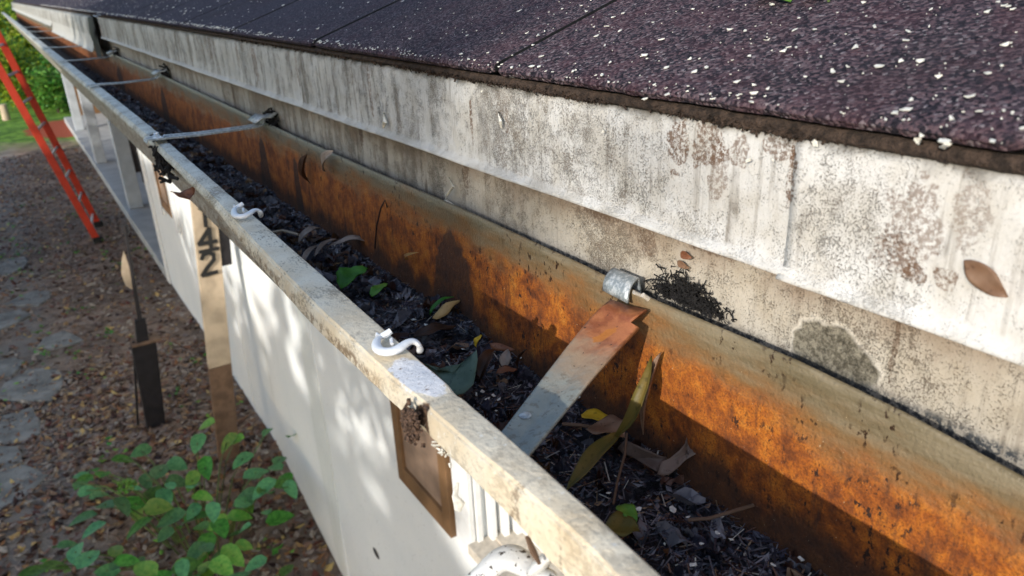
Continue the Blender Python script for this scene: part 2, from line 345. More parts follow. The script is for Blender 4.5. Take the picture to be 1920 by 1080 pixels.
# ------------------------------------------------------------------ traced profiles (each at its own real depth)
H = .143; BX = .229; FX = .2415
inner = smooth_tab([(atz(x, y, -H).y, atz(x, y, -H).x) for x, y in ((1245,1080),(1120,965),(1000,855),(880,755),(760,650),(600,510),(440,373),(327,273),(287,240),(187,160),(130,117),(91,89),(55,59),(28,38))], 1)
outer = smooth_tab([(atz(x, y, -H-.001).y, atz(x, y, -H-.001).x) for x, y in ((1160,1080),(1020,955),(900,850),(740,718),(600,588),(480,465),(393,362),(297,274),(177,170),(118,124),(85,96),(46,61))], 1)
lowe = smooth_tab([(atx(x, y, .0955).y, atx(x, y, .0955).z) for x, y in ((1015,1070),(960,1000),(860,885),(740,762),(560,590),(450,485),(353,358),(257,268),(180,197),(118,134),(85,102),(46,65))], 1)
backz = smooth_tab([(atx(x, y, BX).y, atx(x, y, BX).z) for x, y in ((1920,905),(1700,780),(1500,682),(1330,610),(1215,568),(1100,505),(860,388),(680,315),(500,238),(300,137),(230,110))], 1)
def sink(y): return 0
ys = []
y = -.05
while y < 9.6:
    ys.append(y); y += .004 if y < .6 else (.012 if y < 1.6 else (.04 if y < 4 else .15))
def nz(x, y, z, s): return noise.noise(Vector((x*s, y*s, z*s)))

# ------------------------------------------------------------------ gutter
gut = empty('gutter', (.17, .3, -.236), 'long rusty metal gutter with cream painted front lip, full of black compost', 'gutter')
mb = MB(); rows = []
for y in ys:
    bz = interp(backz, y); xi = interp(inner, y); d = .0006 * nz(0, y, 0, 30)
    prof = [(BX+.0016, bz-.004), (BX+.0014, bz+.0006), (BX+.0006, bz+.0014), (BX-.0006, bz+.0004), (BX+d, bz-.006), (BX+d*1.5, -.165), (BX-.001+d, -.19), (BX-.001, -.208), (BX-.002, -.226), (BX-.006, -.235), (BX-.014, -.239), (.166, -.240), (.154, -.239), (.148, -.233), (.146, -.214), (.136, -.196), (.124, -.178), (xi-.003, -.158)]
    rows.append([(px, y, pz) for px, pz in prof])
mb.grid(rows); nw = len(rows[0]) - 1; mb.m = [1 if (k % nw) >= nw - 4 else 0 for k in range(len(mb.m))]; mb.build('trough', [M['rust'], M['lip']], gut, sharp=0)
mb = MB(); rows = []
for y in ys:
    xi = interp(inner, y); xo = min(interp(outer, y), xi - .010); zl = interp(lowe, y)
    zl = max(min(zl, -.150), -.162)
    fa = min(1, max(0, (y-.45)/.5)); dx = .0006*nz(1, y, 0, 25) + (.0003+.0007*fa)*nz(3, y, 0, 90); dz = .0004*nz(5, y, 0, 40) + .0010*fa*nz(6, y, 0, 60)
    g = 0
    if .219 < y < .229: g = .0012*math.sin((y-.219)/.01*math.pi)
    if .835 < y < .848: g = .004
    xo2 = xo + g + dx; z0 = -H + dz - g
    r = .0011
    rows.append([(x, y, z) for x, z in ((xi-.004, zl+.004), (xi-.0002, zl+.004), (xi, z0-r), (xi-.0007, z0-.0006), (xi-r, z0),
                 (lerp(xi, xo2, .5), z0+.0004), (xo2+r, z0-.0004), (xo2+.0006, z0-.0016), (xo2-.0002, z0-r-.001), (xo2-.0012+dx, lerp(z0, zl, .5)), (xo2-.0016, zl+.001), (xo2-.0010, zl), (xo2+.004, zl+.0005), (xo2+.004, zl+.003))])
mb.grid(rows); mb.build('front_lip', M['lip'], gut, sharp=32)

def hanger(yf, yb, first=False):
    mb = MB()
    xi = interp(inner, yf); bz = interp(backz, yb)
    wv = .010
    P = [(xi-.021, yf, -H+.001), (xi-.019, yf, -H+.0035), (xi-.002, yf, -H+.003), (lerp(xi, BX, .3), lerp(yf, yb, .3), -H+.0005), (lerp(xi, BX, .8), lerp(yf, yb, .8), -H-.001), (BX-.012, yb, -H-.001), (BX-.006, yb, bz+.001), (BX-.003, yb, bz+.008)]
    top = [[(x, yy + s, z + dz) for (x, yy, z) in P] for s, dz in ((-wv, 0), (-wv, .0018), (-wv*.7, .0018), (-wv*.6, .0004), (wv*.6, .0004), (wv*.7, .0018), (wv, .0018), (wv, 0))]
    mb.grid([list(r) for r in zip(*top)], True)
    o = mb.build('strap', M['zinc'], gut, sharp=35)
    hb = MB()
    hb.grid([[(BX-.015, yb-.014, bz+.004), (BX-.015, yb+.016, bz+.004)], [(BX-.006, yb-.014, bz+.009), (BX-.006, yb+.016, bz+.009)], [(BX+.003, yb-.014, bz+.008), (BX+.003, yb+.016, bz+.008)], [(FX-.002, yb-.014, bz+.012), (FX-.002, yb+.016, bz+.012)]])
    k = hb.build('strap_hook', M['zinc'], o, sharp=0); so_ = k.modifiers.new('t', 'SOLIDIFY'); so_.thickness = .0012
    g = MB()
    for i in range(26):
        a = random.uniform(-.016, .016); p = Vector((FX-.003, yb+a, bz+random.uniform(-.004, .016)))
        g.tube([p, p+Vector((random.uniform(-.012, .002), random.uniform(-.008, .008), random.uniform(-.006, .006)))], random.uniform(.0006, .0016), 5)
    g.build('grime_clot', M['dark'], o)
for yf, yb in ((.849, .868), (1.444, 1.492), (2.04, 2.12), (2.62, 2.65), (3.25, 3.28), (3.9, 3.93), (4.5, 4.52)): hanger(yf, yb)

# near strap: bent out of line, hook hooked over the back edge
def V(px, py, z): return atz(px, py, z)
st = MB()
Lp = [V(905, 862, -.170), V(947, 809, -.168), V(1010, 727, -.166), V(1060, 662, -.162), V(1105, 603, -.156), V(1146, 566, -.150)]
Rp = [V(960, 900, -.170), V(1001, 851, -.168), V(1060, 779, -.166), V(1120, 706, -.162), V(1196, 618, -.155), V(1214, 585, -.149)]
Lp.insert(5, V(1128, 580, -.152)); Rp.insert(5, V(1184, 606, -.153)); Rp[4] = V(1199, 618, -.155)
rows = []
for a, b in zip(Lp, Rp):
    row = []
    for t, dz in ((0, .0008), (.06, .0006), (.3, -.0002), (.40, -.0012), (.5, -.0016), (.6, -.0012), (.72, -.0002), (.94, .0006), (1, .0008)):
        p = a.lerp(b, t); p.z += dz if a.x < .19 else dz*.3; row.append(p)
    rows.append(row)
st.grid(rows); so_ = st.build('strap', M['strap'], gut, sharp=0); md = so_.modifiers.new('t', 'SOLIDIFY'); md.thickness = .0014
so_['label'] = 'wide bent flat strap, grey at the front and rusty at the back'
hk = MB(); rows = []
a0, b0 = atx(1130, 545, .2235), atx(1176, 569, .2235)
ax = (b0 - a0); 
a1, b1 = atx(1157, 509, .236), atx(1202, 528, .236)
for t in [i/9 for i in range(12)]:
    an = math.pi * (t*.85)
    c = lambda p, q: Vector((lerp(p.x, q.x, (1-math.cos(min(an, math.pi)))/2*1.05), lerp(p.y, q.y, min(t, 1)), lerp(p.z, q.z, min(t*1.3, 1)) + .0042*math.sin(min(an*1.1, math.pi)) - max(0, t-.95)*.04))
    A, B = c(a0, a1), c(b0, b1); rows.append([A.lerp(B, s/4) for s in range(5)])
hk.grid(rows); h_ = hk.build('strap_hook', M['zinc'], so_, sharp=0); md = h_.modifiers.new('t', 'SOLIDIFY'); md.thickness = .0014
nl = MB(); p = V(985, 783, -.1665)
nl.tube([p + Vector((0, 0, -.002)), p + Vector((0, 0, .0012)), p+Vector((0, 0, .0018))], [.0018, .0026, .0016], 12); nl.build('nail', M['zinc'], so_)
nl = MB(); nl.tube([atx(1205, 553, .226), atx(1240, 577, .236), atx(1252, 580, FX+.002)], [.0012, .0014, .0012], 8); nl.tube([atx(1188, 548, .224), atx(1232, 566, .234)], .0018, 8, .5)
nl.build('nail', M['beige'], so_)

# ------------------------------------------------------------------ house
house = empty('house', (3.0, 4.0, -2.7), 'white house with dark shingle roof, mouldy white eaves and grey porch', 'house')
TP = math.tan(math.radians(19)); RX, RZ = .2215, -.0505
def roofp(s, y, up=0.0):
    c, sn = math.cos(math.radians(19)), math.sin(math.radians(19)); return Vector((RX + s*c - up*sn, y, RZ + s*sn + up*c))
fz = MB(); rows = []
for y in ys: rows.append([(FX, y, -.06), (FX + .0003*nz(2, y, 0, 30), y, -.10), (FX + .0004*nz(7, y, 0, 20), y, -.13), (FX, y, -.16), (FX, y, -.30)])
fz.grid(rows); fz.mi = 0; fz.box((FX+.002, -1.5, -.30), (FX+.02, 9.6, -.065)); fz.build('fascia_board', M['fascia'], house, sharp=0)
def flash(y0, y1, prof, name='flashing'):
    mb = MB(); rows = []
    Y = [y0] + [y for y in ys if y0 < y < y1] + [y1]
    for y in Y:
        d = .0012*nz(0, y, 3, 6) + .0005*nz(4, y, 3, 40)
        rows.append([(px + (d if i > 2 else 0), y, pz + (.0007*nz(9, y, 1, 9) if i > 4 else 0)) for i, (px, pz) in enumerate(prof)])
    mb.grid(rows); o = mb.build(name, M['flashing'], house, sharp=0); s = o.modifiers.new('t', 'SOLIDIFY'); s.thickness = .0007; s.offset = 1
    return o
base_prof = [(.30, -.032), (.235, -.0545), (.2285, -.0566), (.2265, -.0575), (.2256, -.0595), (.2256, -.075), (.2258, -.090), (.2256, -.1020), (.2248, -.1036), (.2225, -.1056), (.2215, -.1070), (.2225, -.1076), (.2240, -.1068)]
flash(.163, 2.28, base_prof)
flash(-.6, .170, [(x - .0010, z + .0002 - (.0014 if i > 6 else 0)) for i, (x, z) in enumerate(base_prof)])
far_prof = [(.30, -.032), (.235, -.0525), (.222, -.056), (.216, -.058), (.213, -.062), (.212, -.09), (.212, -.12), (.210, -.135), (.206, -.142), (.203, -.145)]
flash(2.36, 3.9, far_prof); flash(3.88, 9.6, [(x, z + (.022 if i > 4 else 0)) for i, (x, z) in enumerate(far_prof)])
# black lump standing in for the dark torn gap between two flashing lengths
g = MB(); rows = []
for i in range(9):
    t = i/8; z = -.058 - t*.098; r = .003 + .010*math.sin(math.pi*min(1, t*1.2+.1))
    rows.append([(.214 + r*math.cos(a)*.6 + .002*nz(t*5, a, 0, 2), 2.31 + (.045+.02*t) * math.sin(a)*(1+.35*nz(a, t*4, 2, 1.5)), z) for a in [k*math.pi*2/12 for k in range(12)]])
g.grid(rows, True); g.cap(0, 12); g.cap(96, 12); g.build('dark_gap_lump', M['black'], house)

# felt and grime packed under the shingle edge
fe = MB(); rows = []
for y in ys:
    j = nz(0, y, 8, 160)*.0010 + nz(0, y, 3, 420)*.0006; t = interp([(.0, .0050), (.16, .0036), (.3, .0026), (.45, .0010), (.8, .0004)], y)
    rows.append([(.2262+j, y, -.0515), (.2245+j, y, -.0525), (.2238 + j*1.2, y, -.0535-t*.4), (.2250+j, y, -.0545-t*.5), (.232, y, -.0550-t*.35)])
fe.grid(rows); fe.build('felt_layer', M['felt'], house, sharp=0)
fc_ = MB()
for i in range(1500):
    y = random.choice((random.uniform(.1, .9), random.gauss(.172, .006), random.gauss(.20, .012), random.gauss(.31, .02), random.gauss(.42, .04))); z = -.0545 - abs(random.gauss(0, .0009)); p = Vector((.2238 + random.uniform(0, .002), y, z))
    d = Vector((random.gauss(0, .5), random.gauss(0, 1), random.gauss(0, .8))).normalized()*random.uniform(.0004, .0020); fc_.tube([p - d, p + d], random.uniform(.0002, .0007), 4, caps=False)
fc_.build('packed_grime', M['felt'], house)
# shingles: tabs with slots, second course further up the slope
slots = [-.55, -.20, .094, .365, .654, .925, 1.20]
while slots[-1] < 9.6: slots.append(slots[-1] + .28)
def tab(y0, y1, s0, s1, up, name='shingle'):
    mb = MB(); rows = []
    n = max(8, int((y1 - y0)/.004)) if y1 < 2 else 12
    for i in range(n+1):
        y = lerp(y0, y1, i/n); e = .0009*nz(y, 0, s0, 120) + .0006*nz(y, 3, s0, 35); r = .003 if i in (0, n) else 0
        rows.append([roofp(s1, y, up), roofp(s0 + .05, y, up + .0003*nz(y, 1, 1, 30)), roofp(s0 + .006 + r, y, up + .0001), roofp(s0 + .0012 + e + r, y, up - .0003), roofp(s0 + e + r, y, up - .0016), roofp(s0 + .0008 + e + r, y, up - .0040), roofp(s0 + .02, y, up - .0042)])
    k = len(rows[0]); mb.grid(rows); mb.mi = 1; mb.cap(0, k); mb.cap((len(rows)-1)*k, k)
    return mb.build(name, [M['shingle'], M['black']], house, sharp=50)
for a, b in zip(slots, slots[1:]): gp = .0024 if a < .5 else .0036; tab(a + gp, b - (.0024 if b < .5 else .0036), 0, .185, .0042)
for a, b in zip(slots, slots[1:]):
    if a < 5: tab(a + .14, b + .1368, .182, .40, .0085)
rb = MB()
rb.mi = 0; rb.grid([[roofp(.012, y, -.0012), roofp(.4, y, .001), roofp(4.5, y, .001)] for y in (-1.5, .5, 2, 9.6)]); rb.grid([[roofp(.38, y, .0086), roofp(4.5, y, .0086)] for y in (-1.5, .5, 2, 9.6)])
rb.build('roof_deck', M['black'], house, sharp=0)

# wall with a window opening
WX = .85
wm = MB()
WY0, WY1, WZ0, WZ1 = .75, 1.64, -1.575, -.55
def wallquad(y0, y1, z0, z1): wm.box((WX, y0, z0), (WX + .09, y1, z1))
wallquad(-1.5, WY0, -3.3, -.24); wallquad(WY1, 7.7, -3.3, -.24); wm.box((WX, WY0, -3.3), (WX+.09, WY1, WZ0)); wm.box((WX, WY0, WZ1), (WX+.09, WY1, -.24))
wm.box((WX, 7.61, -3.3), (3.2, 7.70, -.24))
wm.build('wall', M['wall'], house, smooth=False)
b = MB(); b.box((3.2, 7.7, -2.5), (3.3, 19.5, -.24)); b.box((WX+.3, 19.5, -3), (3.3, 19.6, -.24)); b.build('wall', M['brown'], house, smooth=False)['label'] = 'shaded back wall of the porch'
b = MB()
for yy in (4.62, 3.05):
    b = MB(); b.box((WX-.004, yy, -3.0), (WX, yy+.012, -.3)); b.build('wall_seam', M['wall'], house, smooth=False)
b = MB(); b.box((FX+.02, -1.5, -.262), (WX, 9.6, -.25)); b.box((WX, 7.7, -.262), (3.3, 19.6, -.25)); b.build('soffit', M['white'], house, smooth=False)
w_ = MB(); w_.box((WX-.018, WY1-.005, WZ0-.04), (WX, WY1+.09, WZ1+.08)); w_.box((WX-.018, WY0-.09, WZ0-.04), (WX, WY0+.005, WZ1+.08)); w_.box((WX-.018, WY0+.005, WZ1-.002), (WX, WY1-.005, WZ1+.08))
wf = w_.build('window', M['white'], house, smooth=False, bevel=.003)
w_ = MB()
w_.box((WX-.03, WY0, WZ0-.03), (WX+.05, WY1-.005, WZ0+.004)); w_.box((WX+.05, WY0, WZ0-.03), (WX+.16, WY1-.005, WZ0+.012)); w_.build('sill', M['beige'], wf, smooth=False, bevel=.002)
w_ = MB()
for (x, t) in ((WX+.002, .012), (WX+.04, .03), (WX+.075, .045), (WX+.11, .06)):
    w_.box((x, WY1-.005-t, WZ0+.001), (x+.018, WY1-.0052, WZ1)); w_.box((x, WY0, WZ1-t), (x+.018, WY1-.006-t, WZ1-.003))
w_.box((WX+.128, WY0, WZ0+.012), (WX+.16, WY1-.06, WZ0+.26)); w_.build('frame', M['white'], wf, smooth=False, bevel=.0015)
w_ = MB(); w_.box((WX+.135, WY0, WZ0+.26), (WX+.14, WY1-.06, WZ1)); 
gl = NT('window_glass', .08, .6); glm = gl.fin((.03, .04, .045)); w_.build('pane', glm, wf, smooth=False)
def shutter(y0, y1, z0, z1):
    b = MB(); t = .03
    b.box((WX-t, y0, z0), (WX-.002, y0+.05, z1)); b.box((WX-t, y1-.05, z0), (WX-.002, y1, z1)); b.box((WX-t, y0+.05, z0), (WX-.002, y1-.05, z0+.07)); b.box((WX-t, y0+.05, z1-.07), (WX-.002, y1-.05, z1))
    sh_ = b.build('shutter', M['brown'], house, smooth=False, bevel=.002); b = MB(); b.box((WX-t+.012, y0+.05, z0+.07), (WX-.002, y1-.05, z1-.07)); b.build('shutter_panel', M['panel'], sh_, smooth=False)  # sunlight on the inner panel is put into its lighter brown
shutter(1.745, 2.13, -1.625, -.5); shutter(6.3, 6.75, -1.66, -.5)
b = MB(); b.box((WX-.03, 6.80, -1.75), (WX-.002, 6.90, -.5)); b.box((WX-.02, 7.5, -2.6), (WX-.002, 7.62, -.3)); b.box((WX-.03, 6.15, -1.75), (WX-.002, 6.25, -.5)); b.build('window_trim', M['white'], house, smooth=False, bevel=.002)
b = MB(); b.box((WX-.02, 7.7, -2.9), (3.2, 19.5, -2.49)); b.build('porch_floor', M['grey'], house, smooth=False, bevel=.01)
for pb, pt, w2 in (((150,243),(115,140),.075), ((190,305),(157,180),.075), ((255,388),(207,225),.08)):
    p = atz(*pb, -2.49); b = MB(); b.box((p.x-w2, p.y-w2, -2.487), (p.x+w2, p.y+w2, -.262)); b.build('porch_post', M['post'], house, smooth=False, bevel=.006)
b = MB(); b.box((1.25, 11.6, -2.487), (1.75, 11.68, -1.5)); b.build('dark_block', M['iron'], house, smooth=False); b = MB(); b.box((1.2, 12.4, -2.487), (1.6, 12.8, -1.7)); b.build('dark_block', M['iron'], house, smooth=False)  # two dark upright blocks on the porch floor

# ------------------------------------------------------------------ ground
gm = MB(); rows = []
def gz(x, y): return -2.6 - (.27*max(0, min(4.2, 4.2 - y)) if y < 4.2 else 0) + .02*nz(x, y, 0, .9)
yy = [-30, -10, -2] + [1 + .15*i for i in range(160)] + [26, 30, 40, 60, 100, 150]
xx = [-60, -20, -8, -4] + [-2.5 + .12*i for i in range(30)] + [2, 4, 8, 20, 60]
for y in yy: rows.append([(x, y, gz(x, y)) for x in xx])
gm.grid(rows); gm.build('ground', M['litter'], None, sharp=0)['kind'] = 'structure'
# litter leaves and weeds: uncountable
lb = MB(); mats = [L['brown'], L['greybrown'], L['russet'], L['dkbrown'], L['tan']]
def scatterleaf(mb, c, s, tilt=.5, asp=.55):
    a = random.uniform(0, 6.28); u = Vector((math.cos(a), math.sin(a), random.uniform(-tilt, tilt))).normalized(); v = u.cross(Vector((random.uniform(-tilt, tilt), random.uniform(-tilt, tilt), 1))).normalized()
    k = random.uniform(.1, .35)*s; nrm = u.cross(v)
    mb.poly([c - u*s, c - v*s*asp + nrm*k, c + u*s, c + v*s*asp + nrm*k])
for i in range(17000):
    y = random.uniform(2.4, 6) if random.random() < .55 else random.uniform(6, 16); x = random.uniform(-1.0, .84)
    lb.mi = random.choices(range(5), (6, 6, 2, 3, 1.2))[0]
    scatterleaf(lb, Vector((x, y, gz(x, y) + random.uniform(.002, .02))), random.uniform(.014, .040))
o = lb.build('leaf_litter', mats, None, smooth=False); tag(o, 'brown dead leaves littering the ground below the house', 'leaf litter', kind='stuff')
wb = MB()
for i in range(60):
    cx, cy = random.uniform(-.7, .8), random.uniform(2.8, 12)
    for k in range(random.randint(3, 9)):
        x, y = cx + random.gauss(0, .06), cy + random.gauss(0, .08); wb.mi = random.choice((0, 1)); scatterleaf(wb, Vector((x, y, gz(x, y) + random.uniform(.03, .06))), random.uniform(.012, .03), .4, .6)
o = wb.build('weeds', [L['green'], L['lime']], None, smooth=False); tag(o, 'small green weeds and seedlings among the dead leaves', 'weeds', kind='stuff')
# flagstones
for (px, py, r) in ((60,725,.24), (25,800,.2), (115,640,.16), (15,690,.15), (15,960,.22), (5,860,.16), (60,560,.2), (10,600,.2), (20,500,.25)):
    c = atz(px, py, gz(0, 6) if py < 900 else -2.75); b = MB(); n = 7; a0 = random.uniform(0, 6)
    c.z = gz(c.x, c.y)
    c = c; ring = [Vector((c.x + r*q_*math.cos(a0 + k*6.283/n), c.y + 1.3*r*q_*math.sin(a0 + k*6.283/n), 0)) for k in range(n) for q_ in [random.uniform(.62, 1.15)]]
    b.grid([[Vector((p.x, p.y, c.z - .05)) for p in ring], [Vector((p.x, p.y, c.z + .010)) for p in ring], [Vector((lerp(c.x, p.x, .93), lerp(c.y, p.y, .93), c.z + .016)) for p in ring]], True); b.cap(2*n, n)
    o = rebase(b.build('flagstone', M['stone'], None, smooth=False)); tag(o, 'flat grey flagstone bedded in the ground at the left edge', 'stone', 'flagstones of the path')

# ------------------------------------------------------------------ vegetation
def crown(mb, c, rad, n, size, nm, thin=.35):
    cl = [Vector((random.gauss(0, .42)*rad.x, random.gauss(0, .42)*rad.y, random.gauss(0, .42)*rad.z)) for _ in range(max(6, n//110))]
    for q in cl:
        mb.mi = random.randrange(nm); rr = random.uniform(.14, .34) * min(rad)
        for _ in range(n // len(cl)):
            p = c + q + Vector((random.gauss(0, 1), random.gauss(0, 1), random.gauss(0, .8))) * rr
            if random.random() < .2: mb.mi = random.randrange(nm)
            scatterleaf(mb, p, size*random.uniform(.6, 1.2), .9, .5)
def tree(base, c, rad, n, size, mats, label, cat='tree', name='broadleaf_tree', group=None, tr=.12):
    t = empty(name, base, label, cat, group); b = MB(); base = Vector(base); c = Vector(c); rad = Vector(rad)
    b.tube([base - Vector((0, 0, .05)), base.lerp(c, .35) + Vector((random.uniform(-.15, .15), 0, 0)), base.lerp(c, .7), c], [tr, tr*.8, tr*.6, tr*.3], 9)
    for k in range(7):
        s = base.lerp(c, random.uniform(.35, .85)); e = c + Vector((random.uniform(-.8, .8)*rad.x, random.uniform(-.8, .8)*rad.y, random.uniform(-.3, .8)*rad.z))
        b.tube([s, s.lerp(e, .5) + Vector((0, 0, .12*rad.z)), e], [tr*.4, tr*.25, tr*.08], 6)
    b.build('trunk', M['trunk'], t); b = MB(); crown(b, c, rad, n, size, len(mats)); b.build('crown', mats, t, smooth=False)
    return t
FL = [L['far'], L['far'], L['far2']]
tree((.3, 27, -2.6), (.3, 27, -1.1), (1.6, 1.5, 1.3), 7000, .09, FL, 'sunlit yellow green bush behind the red ladder', 'bush', 'leafy_bush', tr=.06)
tree((2.0, 30, -2.6), (2.0, 30, -.6), (1.7, 1.5, 1.7), 8000, .10, FL, 'tall yellow green tree with dark branches under the gutter end', 'tree', tr=.1)
tree((1.5, 22.5, -2.6), (1.45, 22.5, -1.9), (.75, .9, .75), 5000, .06, [L['far2'], L['far2'], L['green']], 'dense dark green shrub beside the farthest porch post', 'shrub', 'leafy_bush', tr=.05)
tree((.15, 22.8, -2.6), (.12, 22.8, -1.75), (.75, .7, .8), 5000, .06, FL, 'sunlit yellow green bush nearest the ladder rails', 'bush', 'leafy_bush', tr=.04)
tree((.85, 21.3, -2.6), (.85, 21.3, -2.0), (.5, .6, .6), 4000, .05, [L['far2'], L['lime'], L['green']], 'low mid green bush between the ladder and the farthest porch post', 'bush', 'leafy_bush', tr=.04)
tree((-.6, 33, -2.6), (-.6, 33, -.9), (2.2, 1.5, 1.5), 7000, .1, FL, 'yellow green bush at the far left edge of the lawn', 'bush', 'leafy_bush', tr=.08)
tree((3.2, 40, -2.6), (3.2, 40, .2), (3.5, 2, 2.6), 9000, .14, FL, 'large pale green tree farthest behind the porch', 'tree', tr=.15)
b = MB(); p = atz(13, 225, -2.6); b.tube([p, p + Vector((0, 0, .35))], [.09, .08], 10); o = rebase(b.build('tree_stump', M['tan'], None)); tag(o, 'small pale stump standing on the lawn at the left edge', 'stump')
# unseen trees added on the yard side (left) to shade gutter, wall, ground
SH = [L['far2'], L['green']]
tree((-.75, 9.6, -2.6), (-1.7, 8.6, 1.9), (1.8, 2.2, 1.0), 7000, .09, SH, 'yard tree whose trunk carries the leaning red ladder', 'tree', tr=.14)
tree((-5.2, -1.2, -2.75), (-5.0, -.95, 1.9), (.9, 1.0, .75), 5200, .075, SH, 'unseen tree left of the frame added to shade the middle of the gutter', 'tree', tr=.1)
tree((-7.3, -3.3, -2.75), (-7.23, -3.22, 3.1), (.36, .36, .6), 2600, .06, SH, 'slender unseen tree left of the frame, added to shade part of the gutter', 'tree', tr=.06)
for i, (x, y, z, r) in enumerate(((-11.0, -6.2, 1.3, 1.4), (-11.2, -4.4, 1.5, 1.5), (-11.0, -2.4, 1.5, 1.6), (-11.4, -.3, 1.6, 1.7), (-11.2, 2.0, 1.8, 1.8), (-11.6, 4.6, 1.8, 2.0), (-12, 7.6, 1.6, 2.0))):
    tree((x, y, -2.7), (x, y, z), (1.3, r, 1.75), 9000, .2, SH, 'leafy hedge tree added left of the frame to shade the wall', 'tree', group='hedge trees along the yard', tr=.08)

# hydrangea
hy = empty('hydrangea', (.2, 3.6, -2.75), 'green hydrangea with broad leaves and one pale flower head by the wall foot', 'plant')
def broadleaf(mb, base, d, nrm, ln, wd, fold=.25, curl=.25, nseg=6, tipw=1.0):
    d = d.normalized(); s = d.cross(nrm).normalized(); nrm = s.cross(d)
    rows = []
    for i in range(nseg+1):
        t = i/nseg; wv = wd*.5*(2.2*t**.55*(1-t)**.85)*(1 if 0 < i < nseg else 0) + wd*.01
        p = base + d*ln*t - nrm*curl*ln*t*t
        rows.append([p - s*wv + nrm*fold*wv, p - s*wv*.5 + nrm*fold*wv*.4, p, p + s*wv*.5 + nrm*fold*wv*.4, p + s*wv + nrm*fold*wv])
    mb.grid(rows)
sp = [(545,815,-2.2),(500,808,-2.2),(440,825,-2.25),(425,830,-2.25),(385,795,-2.2),(370,830,-2.2),(265,845,-2.3),(385,875,-2.3),(300,880,-2.25),(330,870,-2.3),(545,915,-2.3),(515,875,-2.3),(505,920,-2.3),(460,930,-2.35),(480,885,-2.35),(190,925,-2.3),(195,945,-2.3),(225,900,-2.2),(260,985,-2.3),(295,950,-2.25),(320,970,-2.3),(360,900,-2.3),(375,985,-2.3),(400,960,-2.3),(460,940,-2.35),(125,1020,-2.3),(140,1035,-2.3),(105,1060,-2.3),(65,1070,-2.35),(165,1045,-2.3),(215,1030,-2.3),(240,1050,-2.3),(385,1025,-2.3),(455,990,-2.35),(350,1060,-2.35),(480,1055,-2.4),(270,1065,-2.3),(415,1060,-2.3),(310,1000,-2.3),(175,990,-2.4),(230,860,-2.45),(455,860,-2.3),(525,860,-2.35)]
st_, lf = MB(), MB()
for (px, py, z) in sp + [(random.uniform(150, 540), random.uniform(880, 1090), random.uniform(-2.55, -2.25)) for _ in range(60)]:
    c = atz(px, py, z - .05); a = random.uniform(0, 6.28); lf.mi = random.choices((0, 1, 2), (6, 2, 1))[0]
    d = Vector((math.cos(a), math.sin(a), random.uniform(-.5, .3))); ln = random.uniform(.085, .15)
    broadleaf(lf, c - d*ln*.5, d, Vector((random.uniform(-.4, .4), random.uniform(-.6, .2), 1)).normalized(), ln, ln*random.uniform(.62, .8))
    if random.random() < .45:
        g0 = Vector((lerp(c.x, .28, .6), lerp(c.y, 3.7, .45), gz(c.x, c.y))); st_.tube([g0, g0.lerp(c, .6) + Vector((0, 0, .06)), c], [.005, .004, .0025], 5)
lf.build('foliage', [L['hyd'], L['green'], L['lime']], hy, sharp=0); st_.build('stem', M['stem'], hy)
fl = MB(); fc = atz(239, 915, -2.25)
for i in range(110):
    d = Vector((random.gauss(0, 1), random.gauss(0, 1), abs(random.gauss(0, 1)))).normalized(); scatterleaf(fl, fc + d*.042*random.uniform(.8, 1.1), .011, .9, .8)
fl.build('flower_head', L['lime'], hy, smooth=False)['label'] = 'round pale green flower head'

# ------------------------------------------------------------------ yard things
ld = empty('ladder', (.41, 9.6, -2.6), 'red ladder with metal rungs leaning up to the left on the yard ground', 'ladder')
A0 = atz(185, 455, gz(.4, 9.3)); A1 = aty(0, 130, 9.35)
B0 = atz(186, 425, gz(.4, 9.9)); B1 = aty(0, 72, 9.85)
A2 = A0 + (A1 - A0)*1.22; B2 = B0 + (B1 - B0)*1.0; B2 = B0 + (B1-B0)*((A2.z - A0.z)/(B1.z - B0.z))
for a, c in ((A0, A2), (B0, B2)):
    b = MB(); d = (c - a).normalized(); s = d.cross(Vector((0, 1, 0))).normalized()*.036; f = Vector((0, 1, 0))*.014
    for k in (0,):
        b.grid([[a - s - f, a + s - f, a + s + f, a - s + f], [c - s - f, c + s - f, c + s + f, c - s + f]], True); b.cap(0, 4); b.cap(4, 4)
    rl = b.build('rail', M['red'], ld, smooth=False, bevel=.004)
    b = MB(); b.box((-.05, -.03, -.02), (.05, .03, .07), Matrix.Translation(a)); b.build('foot', M['black'], rl, smooth=False, bevel=.006)
for i in range(8):
    t = (i + .6)/8.4; p, q = A0.lerp(A2, t), B0.lerp(B2, t); b = MB(); b.tube([p.lerp(q, .02), q.lerp(p, .02)], .014, 8); b.build('rung', M['alu'], ld)

nb = empty('number_board', (.57, 4.16, -2.6), 'weathered tan board with black house number 142 leaning against white wall', 'sign')
B_, T_ = atz(431, 862, -2.6), aty(377, 330, 4.156); ux = Vector((1, 0, 0)); dz = (T_ - B_).normalized(); nr = Vector((0, -1, 0))
hw = .062
def bb(mb, t0, t1, w0=-hw, w1=hw, y0=0, y1=.035):
    P = []
    for t in (t0, t1):
        o = B_.lerp(T_, t)
        P.append([o + ux*w0 + nr*y0, o + ux*w1 + nr*y0, o + ux*w1 - nr*y1, o + ux*w0 - nr*y1])
    n = len(mb.v); mb.grid(P, True); mb.cap(n, 4); mb.cap(n+4, 4)
LT = (T_ - B_).length
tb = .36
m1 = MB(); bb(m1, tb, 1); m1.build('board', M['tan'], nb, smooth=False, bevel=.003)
m1 = MB(); bb(m1, -.01, tb - .001, -hw, hw); o = m1.build('board', M['bark'], nb, smooth=False, bevel=.003); o['label'] = 'darker brown foot of the board'  # lower length of the board in a darker brown
